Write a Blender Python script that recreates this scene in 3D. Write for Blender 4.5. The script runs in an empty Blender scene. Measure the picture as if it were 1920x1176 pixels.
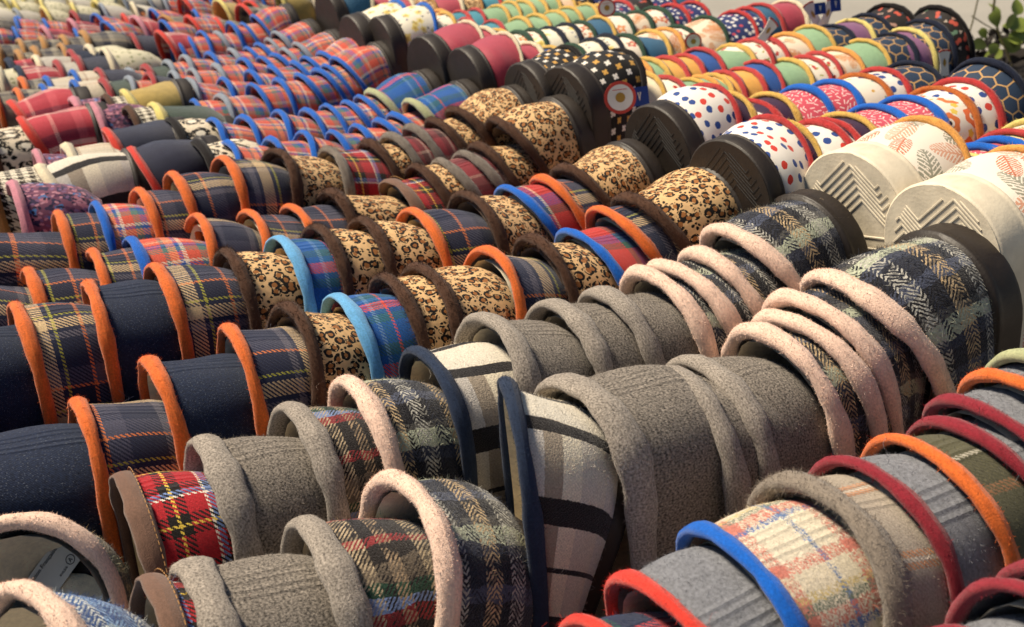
import bpy, math, random
import numpy as np
from mathutils import Vector, Matrix
R = math.radians
rng = np.random.default_rng(7)
random.seed(7)
SC = bpy.context.scene
COL = SC.collection

# ---------------------------------------------------------------- camera, sky, sun, exposure
F, CX, CY = 2100.0, 960.0, 588.0           # focal length and centre in pixels of the 1920-wide photograph

def cam_dir(x, y): return np.array([(x - CX) / F, -(y - CY) / F, -1.0])
def unit(a): return np.asarray(a) / np.linalg.norm(a)

VP = np.array([-280.0, -270.0])            # vanishing point of the direction across the rows
Vc = unit(cam_dir(*VP))
Nc = unit(np.cross(cam_dir(VP[0] + 1000, VP[1] - 120), Vc))
if Nc[1] < 0: Nc = -Nc
Uc = unit(np.cross(Vc, Nc))
MW = np.stack([Uc, Vc, Nc])                # camera axes -> world: x along the rows, y across them, z up
CAM_H = 1.32                               # camera height over the pavement
TABLE = CAM_H - 0.29 - 0.236               # table top height
CAMP = np.array([0, 0, CAM_H])
cam_data = bpy.data.cameras.new("camera")
cam = bpy.data.objects.new("camera", cam_data)
COL.objects.link(cam)
cam.matrix_world = Matrix.Translation(Vector(CAMP)) @ Matrix(MW.tolist()).to_4x4()
cam_data.sensor_width = 36
cam_data.lens = F / 1920 * 36
cam_data.clip_start, cam_data.clip_end = 0.02, 200
cam_data.dof.use_dof = True
cam_data.dof.focus_distance = 0.66
cam_data.dof.aperture_fstop = 15
SC.camera = cam

SUN_EL, SUN_AZ = 58, 122                   # degrees; azimuth measured from +x towards +y
world = bpy.data.worlds.new("World"); SC.world = world; world.use_nodes = True
wn = world.node_tree
sky = wn.nodes.new("ShaderNodeTexSky"); sky.sky_type = 'NISHITA'; sky.sun_disc = False
sky.sun_elevation = R(SUN_EL); sky.sun_rotation = R(90 - SUN_AZ)
wn.links.new(sky.outputs[0], wn.nodes["Background"].inputs[0])
wn.nodes["Background"].inputs[1].default_value = 0.05
sl = bpy.data.lights.new("sun", 'SUN'); sl.energy = 5; sl.angle = R(12); sl.color = (1, 0.865, 0.67)
sun = bpy.data.objects.new("sun", sl); COL.objects.link(sun)
sd = Vector((math.cos(R(SUN_EL)) * math.cos(R(SUN_AZ)), math.cos(R(SUN_EL)) * math.sin(R(SUN_AZ)), math.sin(R(SUN_EL))))
sun.rotation_euler = sd.to_track_quat('Z', 'Y').to_euler(); sun.location = (0, 0, 4)
SC.cycles.diffuse_bounces = 1
SC.view_settings.view_transform = 'Standard'; SC.view_settings.look = 'None'
SC.view_settings.exposure = 0.3; SC.view_settings.gamma = 1

# ---------------------------------------------------------------- placing: pixel landmarks on the real row planes
ROW_S = 0.115
V0 = float(cam_dir(1747, 425) @ Vc * 7 * ROW_S * abs(Vc[2]))
def img_y(Q):
    c = MW.T @ Q; return c[1] / -c[2]
def on_row(x, y, n, rad=0.046):
    """apex (u, v, z) of an arch standing in row n whose outline tops out at photo pixel (x, y)"""
    r = MW @ cam_dir(x, y); v = V0 + n * ROW_S; th = 0.4
    for _ in range(3):
        P = r * ((v + rad * math.sin(th)) / r[1])
        e = 1e-3
        th = math.atan2((img_y(P + [0, e, 0]) - img_y(P)) / e, (img_y(P + [0, 0, e]) - img_y(P)) / e)
    return P[0], v, CAM_H + P[2] + rad * (1 - math.cos(th))
def on_tops(x, y, z=-0.287):
    """apex position on the level of the slipper tops"""
    r = MW @ cam_dir(x, y); P = r * (z / r[2])
    return P[0], P[1] - 0.02, CAM_H + z

# ---------------------------------------------------------------- material language
def lin(h):
    if isinstance(h, (tuple, list)): return tuple(h) + (1,)
    c = [((h >> s) & 255) / 255 for s in (16, 8, 0)]
    return tuple((x / 12.92 if x <= .04045 else ((x + .055) / 1.055) ** 2.4) for x in c) + (1,)

class B:
    def __init__(s, name, rough=0.9, sheen=0.0, spec=0.25):
        s.mat = bpy.data.materials.new(name); s.mat.use_nodes = True
        s.nt = s.mat.node_tree; s.bs = s.nt.nodes["Principled BSDF"]
        s.bs.inputs["Roughness"].default_value = rough
        s.bs.inputs["Specular IOR Level"].default_value = spec
        if sheen: s.bs.inputs["Sheen Weight"].default_value = sheen; s.bs.inputs["Sheen Roughness"].default_value = 0.45
    def n(s, t): return s.nt.nodes.new(t)
    def put(s, sock, v):
        if hasattr(v, 'is_linked'): s.nt.links.new(v, sock)
        elif isinstance(v, (int,)) and sock.type == 'RGBA': sock.default_value = lin(v)
        else: sock.default_value = v
    def m(s, op, a, b=0.0, c=0.0):
        n = s.n("ShaderNodeMath"); n.operation = op
        s.put(n.inputs[0], a); s.put(n.inputs[1], b); s.put(n.inputs[2], c); return n.outputs[0]
    def add(s, a, b): return s.m('ADD', a, b)
    def sub(s, a, b): return s.m('SUBTRACT', a, b)
    def mul(s, a, b): return s.m('MULTIPLY', a, b)
    def lt(s, a, b): return s.m('LESS_THAN', a, b)
    def gt(s, a, b): return s.m('GREATER_THAN', a, b)
    def fr(s, a): return s.m('FRACT', a)
    def ab(s, a): return s.m('ABSOLUTE', a)
    def mx(s, a, b): return s.m('MAXIMUM', a, b)
    def mix(s, f, a, b, blend='MIX'):
        n = s.n("ShaderNodeMix"); n.data_type = 'RGBA'; n.blend_type = blend
        s.put(n.inputs[0], f); s.put(n.inputs[6], lin(a) if isinstance(a, int) else a); s.put(n.inputs[7], lin(b) if isinstance(b, int) else b)
        return n.outputs[2]
    def noise(s, vec, scale, detail=2.0, rough=0.5):
        n = s.n("ShaderNodeTexNoise"); n.inputs["Scale"].default_value = scale; n.inputs["Detail"].default_value = detail
        n.inputs["Roughness"].default_value = rough; s.put(n.inputs["Vector"], vec); return n.outputs["Fac"]
    def vor(s, vec, scale=1.0, rand=1.0, feature='F1'):
        n = s.n("ShaderNodeTexVoronoi"); n.voronoi_dimensions = '2D'; n.feature = feature
        n.inputs["Scale"].default_value = scale; n.inputs["Randomness"].default_value = rand; s.put(n.inputs["Vector"], vec); return n
    def xyz(s, vec):
        n = s.n("ShaderNodeSeparateXYZ"); s.put(n.inputs[0], vec); return n.outputs
    def comb(s, x, y, z=0.0):
        n = s.n("ShaderNodeCombineXYZ"); s.put(n.inputs[0], x); s.put(n.inputs[1], y); s.put(n.inputs[2], z); return n.outputs[0]
    def rampc(s, f, stops, interp='CONSTANT'):
        n = s.n("ShaderNodeValToRGB"); r = n.color_ramp; r.interpolation = interp
        while len(r.elements) > 1: r.elements.remove(r.elements[-1])
        r.elements[0].position = stops[0][0]; r.elements[0].color = lin(stops[0][1])
        for p, c in stops[1:]:
            e = r.elements.new(p); e.color = lin(c)
        s.put(n.inputs[0], f); return n.outputs[0]
    def stripes(s, f, widths):
        t = sum(w for w, _ in widths); a = 0; st = []
        for w, c in widths: st.append((a / t, c)); a += w
        return s.rampc(f, st)
    def uv(s, shift=0.0, warp=0.0, wscale=250, sv=0.0):
        n = s.n("ShaderNodeUVMap"); n.uv_map = "UV"; v = n.outputs[0]
        x, y, _ = s.xyz(v); s.u0, s.v0 = x, y
        if shift:
            r = s.n("ShaderNodeObjectInfo").outputs["Random"]
            x = s.add(x, s.mul(r, shift)); y = s.add(y, s.mul(s.fr(s.mul(r, 7.31)), shift))
        if sv:
            k = s.add(s.mul(s.fr(s.mul(r, 13.7)), sv), 1 - sv * .45); x, y = s.mul(x, k), s.mul(y, k); v = s.comb(x, y)
        if warp:
            x = s.add(x, s.mul(s.sub(s.noise(v, wscale), 0.5), warp))
            y = s.add(y, s.mul(s.sub(s.noise(s.comb(y, x), wscale * 1.1), 0.5), warp))
        s.x, s.y = x, y; s.p = s.comb(x, y); return s.p
    def vary(s, col, lo=0.75, hi=1.2, scale=600, detail=2):
        f = s.noise(s.p, scale, detail); n = s.n("ShaderNodeMapRange")
        s.put(n.inputs[0], f); n.inputs[1].default_value = 0.3; n.inputs[2].default_value = 0.7
        n.inputs[3].default_value = lo; n.inputs[4].default_value = hi
        return s.mix(1.0, col, s.comb(n.outputs[0], n.outputs[0], n.outputs[0]), 'MULTIPLY')
    def stamp(s, scale, rand=0.7, spin=True, shift=0.0):
        """local coordinates (cells as unit), radius, angle and random colour of scattered motifs"""
        p = s.comb(s.mul(s.add(s.x, shift), scale), s.mul(s.y, scale))
        vr = s.vor(p, 1.0, rand); px, py, _ = s.xyz(p); qx, qy, _ = s.xyz(vr.outputs["Position"])
        lx, ly = s.sub(px, qx), s.sub(py, qy); rc = s.xyz(vr.outputs["Color"])
        rad = vr.outputs["Distance"]; ang = s.m('ARCTAN2', ly, lx)
        if spin: ang = s.add(ang, s.mul(rc[0], 6.283))
        lx = s.mul(rad, s.m('COSINE', ang)); ly = s.mul(rad, s.m('SINE', ang))
        return lx, ly, rad, ang, rc
    def done(s, col, bump=None, dist=0.0004, strength=1.0, seams=None):
        s.put(s.bs.inputs["Base Color"], col)
        if seams:
            a = s.ab(s.u0) if seams != 'side' else s.ab(s.add(s.u0, 0.022)); tot = None
            for q in (0.0035, 0.0085):
                d = s.m('SMOOTH_MIN', s.mul(s.ab(s.sub(a, q)), 500.0), 1.0, 0.3)
                tot = d if tot is None else s.m('MULTIPLY', tot, d)
            b2 = s.n("ShaderNodeBump"); b2.inputs["Distance"].default_value = 0.0007; s.put(b2.inputs["Height"], tot)
        if bump is not None:
            b = s.n("ShaderNodeBump"); b.inputs["Distance"].default_value = dist; b.inputs["Strength"].default_value = strength
            s.put(b.inputs["Height"], bump)
            if seams: s.nt.links.new(b2.outputs[0], b.inputs["Normal"])
            s.nt.links.new(b.outputs[0], s.bs.inputs["Normal"])
        elif seams: s.nt.links.new(b2.outputs[0], s.bs.inputs["Normal"])
        return s.mat

def tartan(name, warp, weft, pu, pv, th=0.0007, fuzz=0.0006, shift=0.0, seam=True):
    """stripes across the arch (weft, by u) and along it (warp, by v) woven in a 2/2 twill"""
    b = B(name, 0.92, 0.25); b.uv(shift or max(pu, pv), fuzz, 700)
    cw = b.stripes(b.fr(b.m('DIVIDE', b.x, pu)), weft); cv = b.stripes(b.fr(b.m('DIVIDE', b.y, pv)), warp)
    k = b.add(b.m('FLOOR', b.mul(b.x, 1 / th)), b.m('FLOOR', b.mul(b.y, 1 / th)))
    mask = b.lt(b.fr(b.mul(b.add(k, 0.5), 0.25)), 0.5)
    c = b.vary(b.mix(mask, cw, cv), 0.7, 1.2, 900)
    return b.done(c, b.add(b.noise(b.p, 1500), b.mul(mask, 0.5)), 0.0004, 0.9, seam)

def felt(name, c, lo=0.7, hi=1.25, seam=None, sheen=0.4, fs=900):
    b = B(name, 0.95, sheen); b.uv(0.3)
    col = b.vary(b.vary(lin(c), lo, hi, fs, 4), 0.88, 1.08, 120)
    return b.done(col, b.noise(b.p, 1400, 4, 0.65), 0.0006, 1.0, seam)

def herring(name, warp, weft, pu=0.06, pv=0.036, hz=0.0032, col_w=0.012, fuzz=0.0021):
    b = B(name, 0.95, 0.35); b.uv(0.08, fuzz, 420)
    tri = b.ab(b.sub(b.fr(b.m('DIVIDE', b.y, col_w)), 0.5))
    st = b.lt(b.fr(b.m('DIVIDE', b.add(b.x, b.mul(tri, col_w * 1.3)), hz)), 0.5)
    cu = b.stripes(b.fr(b.m('DIVIDE', b.add(b.x, b.mul(b.sub(b.noise(b.p, 60), 0.5), 0.012)), pu)), weft)
    cv = b.stripes(b.fr(b.m('DIVIDE', b.y, pv)), warp)
    g = b.gt(b.noise(b.p, 170), 0.40)
    c = b.mix(b.mul(st, g), cu, cv)
    c = b.vary(b.mix(b.mul(b.gt(b.noise(b.p, 200, 4), 0.53), 0.6), c, cu), 0.7, 1.25, 800, 3)
    return b.done(c, b.add(b.noise(b.p, 1000, 3), b.mul(st, 0.5)), 0.0008)

def denim(name):
    b = B(name, 0.9, 0.15); b.uv(0.3, 0.0006, 700)
    tw = b.fr(b.m('DIVIDE', b.add(b.x, b.mul(b.y, 1.6)), 0.0017))
    c = b.vary(b.mix(b.mul(b.lt(tw, 0.4), 0.5), 0x172138, 0x283856), 0.65, 1.35, 650, 3)
    fl = b.mul(b.gt(b.noise(b.p, 1150, 2), 0.64), b.gt(b.noise(b.p, 90), 0.42))
    return b.done(b.mix(b.mul(fl, 0.38), c, 0x808894), b.add(b.mul(tw, .5), b.noise(b.p, 900)), 0.0003, 0.8, True)

def leopard(name, base=0xE6BC86, dark=0x140C08, mid=0xA86C38, scale=122):
    b = B(name, 0.75, 0.15); b.uv(0.5, 0.0035, 150, 0.3)
    v = b.vor(b.p, scale, 0.85); d = v.outputs["Distance"]
    nz = b.noise(b.p, 260, 1)
    ring = b.mul(b.mul(b.gt(d, 0.2), b.lt(d, b.add(0.36, b.mul(nz, 0.15)))), b.gt(b.noise(b.p, 330, 1), 0.425))
    v2 = b.vor(b.p, scale * 1.9, 1.0); spot = b.mul(b.lt(v2.outputs["Distance"], 0.24), b.gt(d, 0.5))
    c = b.mix(b.lt(d, 0.2), b.vary(lin(base), 0.88, 1.1, 300), mid)
    c = b.mix(b.mx(ring, spot), c, dark)
    return b.done(c, b.noise(b.p, 1800, 2), 0.0003)

def plain(name, c, rough=0.55, sheen=0.15):
    b = B(name, rough, sheen); b.uv(0.3)
    return b.done(b.vary(lin(c), 0.92, 1.06, 200), b.noise(b.p, 1600, 2), 0.00015)

def rubber(name, c, rough=0.5):
    b = B(name, rough, 0, 0.5); g = b.n("ShaderNodeTexCoord").outputs["Object"]
    b.p = g
    r = b.n("ShaderNodeMapRange"); b.put(r.inputs[0], b.noise(g, 90, 4)); r.inputs[3].default_value = rough - 0.1; r.inputs[4].default_value = rough + 0.2
    b.put(b.bs.inputs["Roughness"], r.outputs[0])
    return b.done(b.vary(lin(c), 0.88, 1.1, 70), b.noise(g, 420, 4), 0.0003, 0.7)

def polka(name, cols=(0x27498F, 0xD84034), base=0xF1EAE0, scale=78, frac=0.7):
    b = B(name, 0.7, 0.2); b.uv(0.4, 0.0022, 180)
    v = b.vor(b.p, scale, 0.55); rc = b.xyz(v.outputs["Color"])
    dot = b.mix(b.lt(rc[1], frac), cols[1], cols[0])
    return b.done(b.mix(b.lt(v.outputs["Distance"], 0.26), base, dot), b.noise(b.p, 1500), 0.0002)

def strokes(name, base=0xCF4F60, ink=0xF4D3CC):
    b = B(name, 0.7, 0.2); b.uv(0.4); lx, ly, _, _, _ = b.stamp(190, 0.65)
    return b.done(b.mix(b.mul(b.lt(b.ab(lx), 0.42), b.lt(b.ab(ly), 0.11)), base, ink), b.noise(b.p, 1500), 0.0002)

def honeycomb(name, cell=0x1F3149, line=0xC49A63, size=0.0145):
    b = B(name, 0.6, 0.2); b.uv(0.3); s3 = math.sqrt(3)
    def cellco(off):
        out = []
        for a, per, o in ((b.x, 1.0, off * 0.5), (b.y, s3, off * s3 / 2)):
            q = b.m('DIVIDE', b.add(a, 5.0), size); q = b.add(q, o)
            out.append(b.mul(b.sub(b.fr(b.m('DIVIDE', q, per)), 0.5), per))
        return out
    a, c = cellco(0), cellco(1)
    def dist(q): return b.add(b.mul(q[0], q[0]), b.mul(q[1], q[1]))
    near = b.lt(dist(a), dist(c))
    def pick(i): return b.add(b.mul(a[i], near), b.mul(c[i], b.sub(1.0, near)))
    gx, gy = b.ab(pick(0)), b.ab(pick(1))
    hx = b.mx(gx, b.add(b.mul(gx, 0.5), b.mul(gy, s3 / 2)))
    ang = b.m('ARCTAN2', pick(1), pick(0))
    ray = b.mul(b.gt(b.m('SINE', b.mul(ang, 26)), 0.6), 0.35)
    return b.done(b.mix(b.gt(hx, 0.45), b.mix(ray, cell, 0x3A5878), line), b.noise(b.p, 1500), 0.0002)

def quatrefoil(name):
    b = B(name, 0.6, 0.2); b.uv(0.2); k = 1 / 0.0120
    px, py = b.mul(b.add(b.add(b.x, b.y), 5.0), k * .7071), b.mul(b.add(b.sub(b.x, b.y), 5.0), k * .7071)
    lx, ly = b.sub(b.fr(px), 0.5), b.sub(b.fr(py), 0.5)
    rad = b.m('SQRT', b.add(b.mul(lx, lx), b.mul(ly, ly))); ang = b.m('ARCTAN2', ly, lx)
    pet = b.lt(rad, b.add(0.15, b.mul(b.ab(b.m('COSINE', b.mul(ang, 2))), 0.16)))
    alt = b.lt(b.fr(b.mul(b.add(b.m('FLOOR', px), b.m('FLOOR', py)), 0.5)), 0.25)
    return b.done(b.mix(pet, 0x15110F, b.mix(alt, 0xD6A24C, 0xEFE8DC)), b.noise(b.p, 1500), 0.0002)

def floral(name, base, layers, rough=0.65):
    """layers: (stamps per metre, petals, radius, petal depth, colours, centre colour, density)"""
    b = B(name, rough, 0.2); b.uv(0.6); c = lin(base)
    for i, (sc, pet, rad, dep, cols, cen, dens) in enumerate(layers):
        lx, ly, r, a, rc = b.stamp(sc, 0.8, True, 0.37 * i)
        edge = b.add(rad, b.mul(b.m('COSINE', b.mul(a, pet)), dep))
        on = b.mul(b.lt(r, edge), b.lt(rc[1], dens))
        f = b.stripes(b.fr(b.mul(rc[2], 0.999)), [(1, q) for q in cols]) if len(cols) > 1 else lin(cols[0])
        c = b.mix(on, c, f)
        if cen:
            c = b.mix(b.mul(b.lt(r, rad * 0.42), b.lt(rc[1], dens)), c, cen[0])
            if len(cen) > 1: c = b.mix(b.mul(b.lt(r, rad * 0.2), b.lt(rc[1], dens)), c, cen[1])
    return b.done(c, b.noise(b.p, 1500), 0.0002)

def palm(name, base, cols):
    b = B(name, 0.6, 0.15); b.uv(0.5); c = lin(base)
    for i, (col, sc, dens) in enumerate(cols):
        lx, ly, r, a, rc = b.stamp(sc, 0.7, True, 0.41 * i)
        ya = b.ab(ly); side = b.lt(b.fr(b.mul(b.add(b.mul(lx, 1.0), b.mul(ya, 0.9)), 11.0)), 0.62)
        shape = b.lt(ya, b.mul(b.m('SQRT', b.mx(b.sub(0.22, b.mul(lx, lx)), 0.0)), 0.5))
        rib = b.mul(b.lt(ya, 0.018), b.lt(b.ab(lx), 0.45))
        on = b.mul(b.mx(b.mul(b.mul(side, shape), b.gt(b.noise(b.p, 500), 0.4)), rib), b.lt(rc[1], dens))
        c = b.mix(b.mul(on, 0.9), c, col)
    return b.done(c, b.noise(b.p, 1200), 0.0002)

def bigcheck(name):
    b = B(name, 0.95, 0.3); b.uv(0.0, 0.0016, 600)
    k = b.add(b.m('FLOOR', b.mul(b.x, 1000)), b.m('FLOOR', b.mul(b.y, 1000)))
    weave = b.lt(b.fr(b.mul(b.add(k, 0.5), 0.5)), 0.5)
    colv = b.stripes(b.fr(b.m('DIVIDE', b.add(b.y, 0.001), 0.052)), [(15, 0xD6CFC6), (10, 0xAC9E8C), (11, 0xF8ECD2), (16, 0xE0D6C4)])
    colv = b.mix(b.mul(weave, 0.15), colv, 0x6E6258)
    ua = b.ab(b.x)
    bands = b.stripes(b.m('DIVIDE', ua, 0.17), [(14, 0x000000), (9, 0xFFFFFF), (33, 0x000000), (15, 0xFFFFFF), (25, 0x000000), (3, 0xFFFFFF), (28, 0x000000), (12, 0xFFFFFF), (31, 0x000000)])
    white = b.lt(ua, 0.014)
    c = b.mix(white, colv, 0xEFE6D4); c = b.mix(bands, c, 0x262223)
    return b.done(b.vary(c, 0.78, 1.15, 900), b.add(b.noise(b.p, 1000, 3), b.mul(weave, 0.5)), 0.0007)

def hound(name, a=0xE8DFCB, d=0x2A211C, per=0.008):
    b = B(name, 0.9, 0.2); b.uv(0.1)
    fx, fy = b.fr(b.m('DIVIDE', b.x, per)), b.fr(b.m('DIVIDE', b.y, per))
    wx, wy = b.lt(fx, 0.5), b.lt(fy, 0.5)
    dg = b.lt(b.fr(b.mul(b.add(fx, fy), 2)), 0.5)
    on = b.add(b.mul(wx, wy), b.mul(b.ab(b.sub(wx, wy)), dg))
    return b.done(b.mix(on, a, d), b.noise(b.p, 1500), 0.0003)

NAVY_P = [(20, 0x262C46), (5, 0x6A6672), (3, 0x262C46), (9, 0xD9BC90), (3, 0x262C46), (2, 0xB3AE45), (14, 0x20243C), (2, 0xDC7C48), (12, 0x4C4C60)]
CORAL_W = [(14, 0xE0604A), (3, 0x4A7474), (6, 0xEE9A70), (3, 0x2A58AA), (3, 0xEEDCC8), (9, 0xDC5A46), (6, 0x5A7C74), (6, 0x2C5CAC), (4, 0xE8684E), (4, 0xE8B898)]
ROYAL_W = [(16, 0xB3202A), (5, 0x1C1614), (2, 0xE8C64E), (6, 0x1C1614), (12, 0xB8222C), (2, 0xEFE6D8), (4, 0x6C84B8), (7, 0x241B1A)]
MATS = {}
def make_materials():
    D = MATS
    D['herr'] = herring("herringbone_tweed", [(10, 0xC9AE86), (6, 0x15151C), (10, 0xB9B6AC), (10, 0x2A2E3C)], [(14, 0x20222E), (7, 0x3A3F50), (10, 0xB7BCA4), (5, 0x55534F), (14, 0x191920), (9, 0x4A5064)])
    D['blueherr'] = herring("blue_herringbone_tweed", [(10, 0xD8DCD8), (8, 0x86A8D0)], [(14, 0x2F5FA0), (8, 0x4E80BE), (6, 0xA8B8C0), (10, 0x274C86)])
    D['multi'] = herring("dark_multicolour_tweed", [(8, 0xB8A486), (6, 0x1C1716), (6, 0xA48C70), (9, 0x262020)], [(16, 0x221D1E), (6, 0x862A2E), (4, 0x7488B4), (5, 0x264636), (9, 0x6A5E50), (7, 0x241E1C), (4, 0x8A2B2E)], 0.07, 0.03, 0.003, 0.5, 0.0012)
    D['grey'] = felt("grey_flecked_felt", 0x7B736A, 0.16, 2.1, True, 0.2, 820)
    D['slate'] = felt("slate_blue_felt", 0x83858C, 0.66, 1.2, 'side', 0.35, 520)
    D['check'] = bigcheck("black_and_cream_check")
    D['royal'] = tartan("red_tartan", ROYAL_W, ROYAL_W, 0.05, 0.045, 0.0008)
    D['denim'] = denim('dark_navy_denim')
    D['navy'] = tartan("navy_plaid", NAVY_P, NAVY_P, 0.072, 0.07, 0.00075)
    D['blue'] = tartan("blue_plaid", [(20, 0x1F5CA6), (3, 0x6C93B8), (8, 0x2E6A8C), (2, 0xD95A50), (9, 0x245C9C)], [(14, 0x1F5FB2), (6, 0x2A6470), (4, 0x1B4C96), (8, 0xDB4A44), (5, 0x1F5CA6), (7, 0x35626A)], 0.05, 0.04)
    D['coral'] = tartan("coral_and_blue_tartan", CORAL_W, CORAL_W, 0.06, 0.055, 0.0008, 0.0008)
    D['redblue'] = tartan("red_and_blue_tartan", [(14, 0xC83A38), (4, 0x2A5A50), (9, 0x27488E), (2, 0xDCC8B0), (6, 0xC23434)], [(12, 0xCC4038), (5, 0x275048), (9, 0x24468C), (3, 0xB83030)], 0.045, 0.04)
    D['maroonp'] = tartan("maroon_plaid", [(12, 0x8E2E38), (4, 0x4A2026), (2, 0xB0988C), (8, 0x9A3A42)], [(14, 0x8A2C36), (4, 0x3C1E22), (6, 0x6E4A48), (2, 0xB89A8A)], 0.04, 0.035)
    D['cream'] = tartan("cream_tartan", [(14, 0xE9DCC4), (2, 0x7088B0), (8, 0xE7DAC0), (6, 0xD08070), (3, 0xD9BE80), (3, 0x7A847A), (9, 0xD88878)], [(18, 0xEADFC8), (3, 0x5A78B0), (6, 0xD07868), (4, 0x76806E), (3, 0xD8C080), (8, 0xE8DABE), (5, 0xD88070)], 0.062, 0.05, 0.0006, 0.006)
    D['beige'] = tartan("beige_plaid", [(16, 0xB2A595), (2, 0xE2D6C6), (4, 0xCF9468), (2, 0xE2D6C6), (14, 0xA89B8C)], [(20, 0xB2A595), (3, 0xCC8C60), (2, 0xDED0BE), (3, 0xCC8C60), (14, 0xACA090)], 0.045, 0.03)
    D['green'] = tartan("olive_plaid", [(20, 0x5A573E), (3, 0x94694A), (3, 0x45432F), (3, 0xA8A290)], [(24, 0x5C5A42), (4, 0x986C4A), (12, 0x4C4A36), (2, 0xB2AC9C)], 0.06, 0.05, 0.0007, 0.003)
    D['dktartan'] = tartan("dark_blue_tartan", [(10, 0x2E3C5C), (5, 0x2C5650), (8, 0x27324E), (4, 0xA83A40)], [(12, 0x2C3858), (6, 0x2E5650), (5, 0xB04048), (8, 0x262E48)], 0.05, 0.05, 0.0008, 0.0015)
    D['pinkp'] = tartan("pink_and_red_plaid", [(12, 0xC8404E), (2, 0xE8A8A0), (10, 0xA82C40), (5, 0xD8606A)], [(14, 0xCC4854), (3, 0xEAD8CC), (2, 0xD05050), (3, 0xE8D8CC), (7, 0x5C2440), (6, 0xC8404E)], 0.06, 0.05)
    D['palep'] = tartan("pale_cream_plaid", [(14, 0xDDD0BA), (2, 0xB0907A), (8, 0xE4D8C4)], [(12, 0xDCD0B8), (3, 0xC8A890), (9, 0xE0D6C2)], 0.03, 0.03)
    D['greyp'] = tartan("grey_and_navy_check", [(9, 0x8A8478), (6, 0x2C3044), (4, 0xB4AC98)], [(9, 0x7C766C), (5, 0x2A2E40), (4, 0xA89C84)], 0.03, 0.03)
    D['bw'] = bigcheck("grey_and_black_wool_check")
    D['leo'] = leopard("leopard_print")
    D['snow'] = leopard("black_on_cream_leopard_print", 0xE6D6BC, 0x14100E, 0xE9E0CC, 48)
    D['polka'] = polka("red_and_blue_polka_dots")
    D['navydot'] = polka("navy_with_pale_dots", (0xE4E0DC, 0xC84858), 0x1D2D66, 110, 0.75)
    D['pinkline'] = strokes("pink_dash_print")
    D['honey'] = honeycomb("navy_honeycomb_print")
    D['quatre'] = quatrefoil("black_clover_flower_print")
    D['flower'] = floral("orange_poppy_print", 0xEEE3D2, [(62, 5, 0.2, 0.03, (0xE6C24A, 0xA9BDB6, 0xE8C850), None, 0.7), (36, 6, 0.34, 0.03, (0xE0692F, 0xDF7438), (0xEDE2D0, 0x3A2A20), 0.75), (90, 1, 0.15, 0.0, (0x8FAEA8, 0xD0A040), None, 0.4)])
    D['cherry'] = floral("red_cherry_print", 0xF0E6D4, [(70, 2, 0.2, 0.09, (0xB03028, 0xC03A30), None, 0.55), (85, 2, 0.13, 0.07, (0x8C9A50, 0xA8A850), None, 0.35)])
    D['darkfl'] = floral("dark_leaf_and_berry_print", 0x1C1412, [(60, 2, 0.22, 0.12, (0xC2503C, 0xB08878, 0x6A8A70, 0xC0503E), None, 0.9), (80, 3, 0.14, 0.05, (0xB8A898, 0x4A6A90), None, 0.5)])
    D['yelfl'] = floral("cream_and_yellow_flower_print", 0xEFE8D2, [(55, 5, 0.3, 0.05, (0xE8D27A, 0xEAD88C), (0xC9A850,), 0.6), (100, 3, 0.16, 0.08, (0x5A5A78, 0x8A8A9A, 0x4A4A50), None, 0.45)])
    D['redfl'] = floral("red_and_orange_flower_print", 0xEFE5D2, [(50, 5, 0.3, 0.08, (0xC8584A, 0xE08A50, 0xD06A48), (0xEAD0B0,), 0.7), (90, 3, 0.16, 0.08, (0x4A6A50, 0xB05A48), None, 0.5)])
    D['palmw'] = palm("orange_and_grey_palm_print", 0xEDE2D2, [(0xD89878, 26, 0.75), (0x8A8A78, 24, 0.85), (0xC0623A, 30, 0.45)])
    D['palmo'] = palm("orange_palm_print", 0xEBD9C0, [(0xCC7438, 30, 1.0), (0xD08848, 44, 0.8)])
    for k, nm, c in (('pgreen', 'sage_green_cotton', 0x8FB28A), ('porange', 'apricot_cotton', 0xE9AE55), ('pblue', 'bright_blue_cotton', 0x20539C), ('pteal', 'teal_cotton', 0x3F8CA0), ('pdkblue', 'petrol_blue_cotton', 0x2C5F80),
                     ('pmaroon', 'raspberry_cotton', 0xAE3E50), ('pmauve', 'mauve_cotton', 0x86587E), ('ppurple', 'dark_purple_velvet', 0x33163C), ('pcream', 'cream_cotton', 0xEBDDC0), ('ppeach', 'peach_cotton', 0xEBC8A8), ('plilac', 'lilac_cotton', 0xA688B4),
                     ('ppink', 'coral_pink_cotton', 0xC0505C), ('pyellow', 'pale_yellow_cotton', 0xE2D294)):
        D[k] = plain(nm, c, 0.6, 0.3)
    D['navyfelt'] = felt("navy_felt", 0x2A2E44, 0.75, 1.2)
    D['hound'] = hound("brown_and_cream_houndstooth")
    D['greengr'] = floral("cream_cloth_with_green_specks", 0xD9D2B4, [(110, 3, 0.2, 0.1, (0x7A8250, 0x8A8A60), None, 0.8)])
    D['darkgreen'] = felt("dark_green_felt", 0x44544A, 0.8, 1.15)
    D['shaggy'] = floral("pink_and_blue_shaggy_knit", 0x7A4A62, [(130, 3, 0.4, 0.12, (0x3A3050, 0x4A78B0, 0xB87888, 0x5A3050), None, 0.95), (240, 2, 0.35, 0.1, (0xC08898, 0x2A2440, 0x7A5A80), None, 0.8)], 0.95)
    D['mustard'] = felt("mustard_felt", 0xBDA25A, 0.85, 1.12)
    D['palefelt'] = felt("pale_grey_felt", 0xC2BCB0, 0.85, 1.12)
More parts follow.
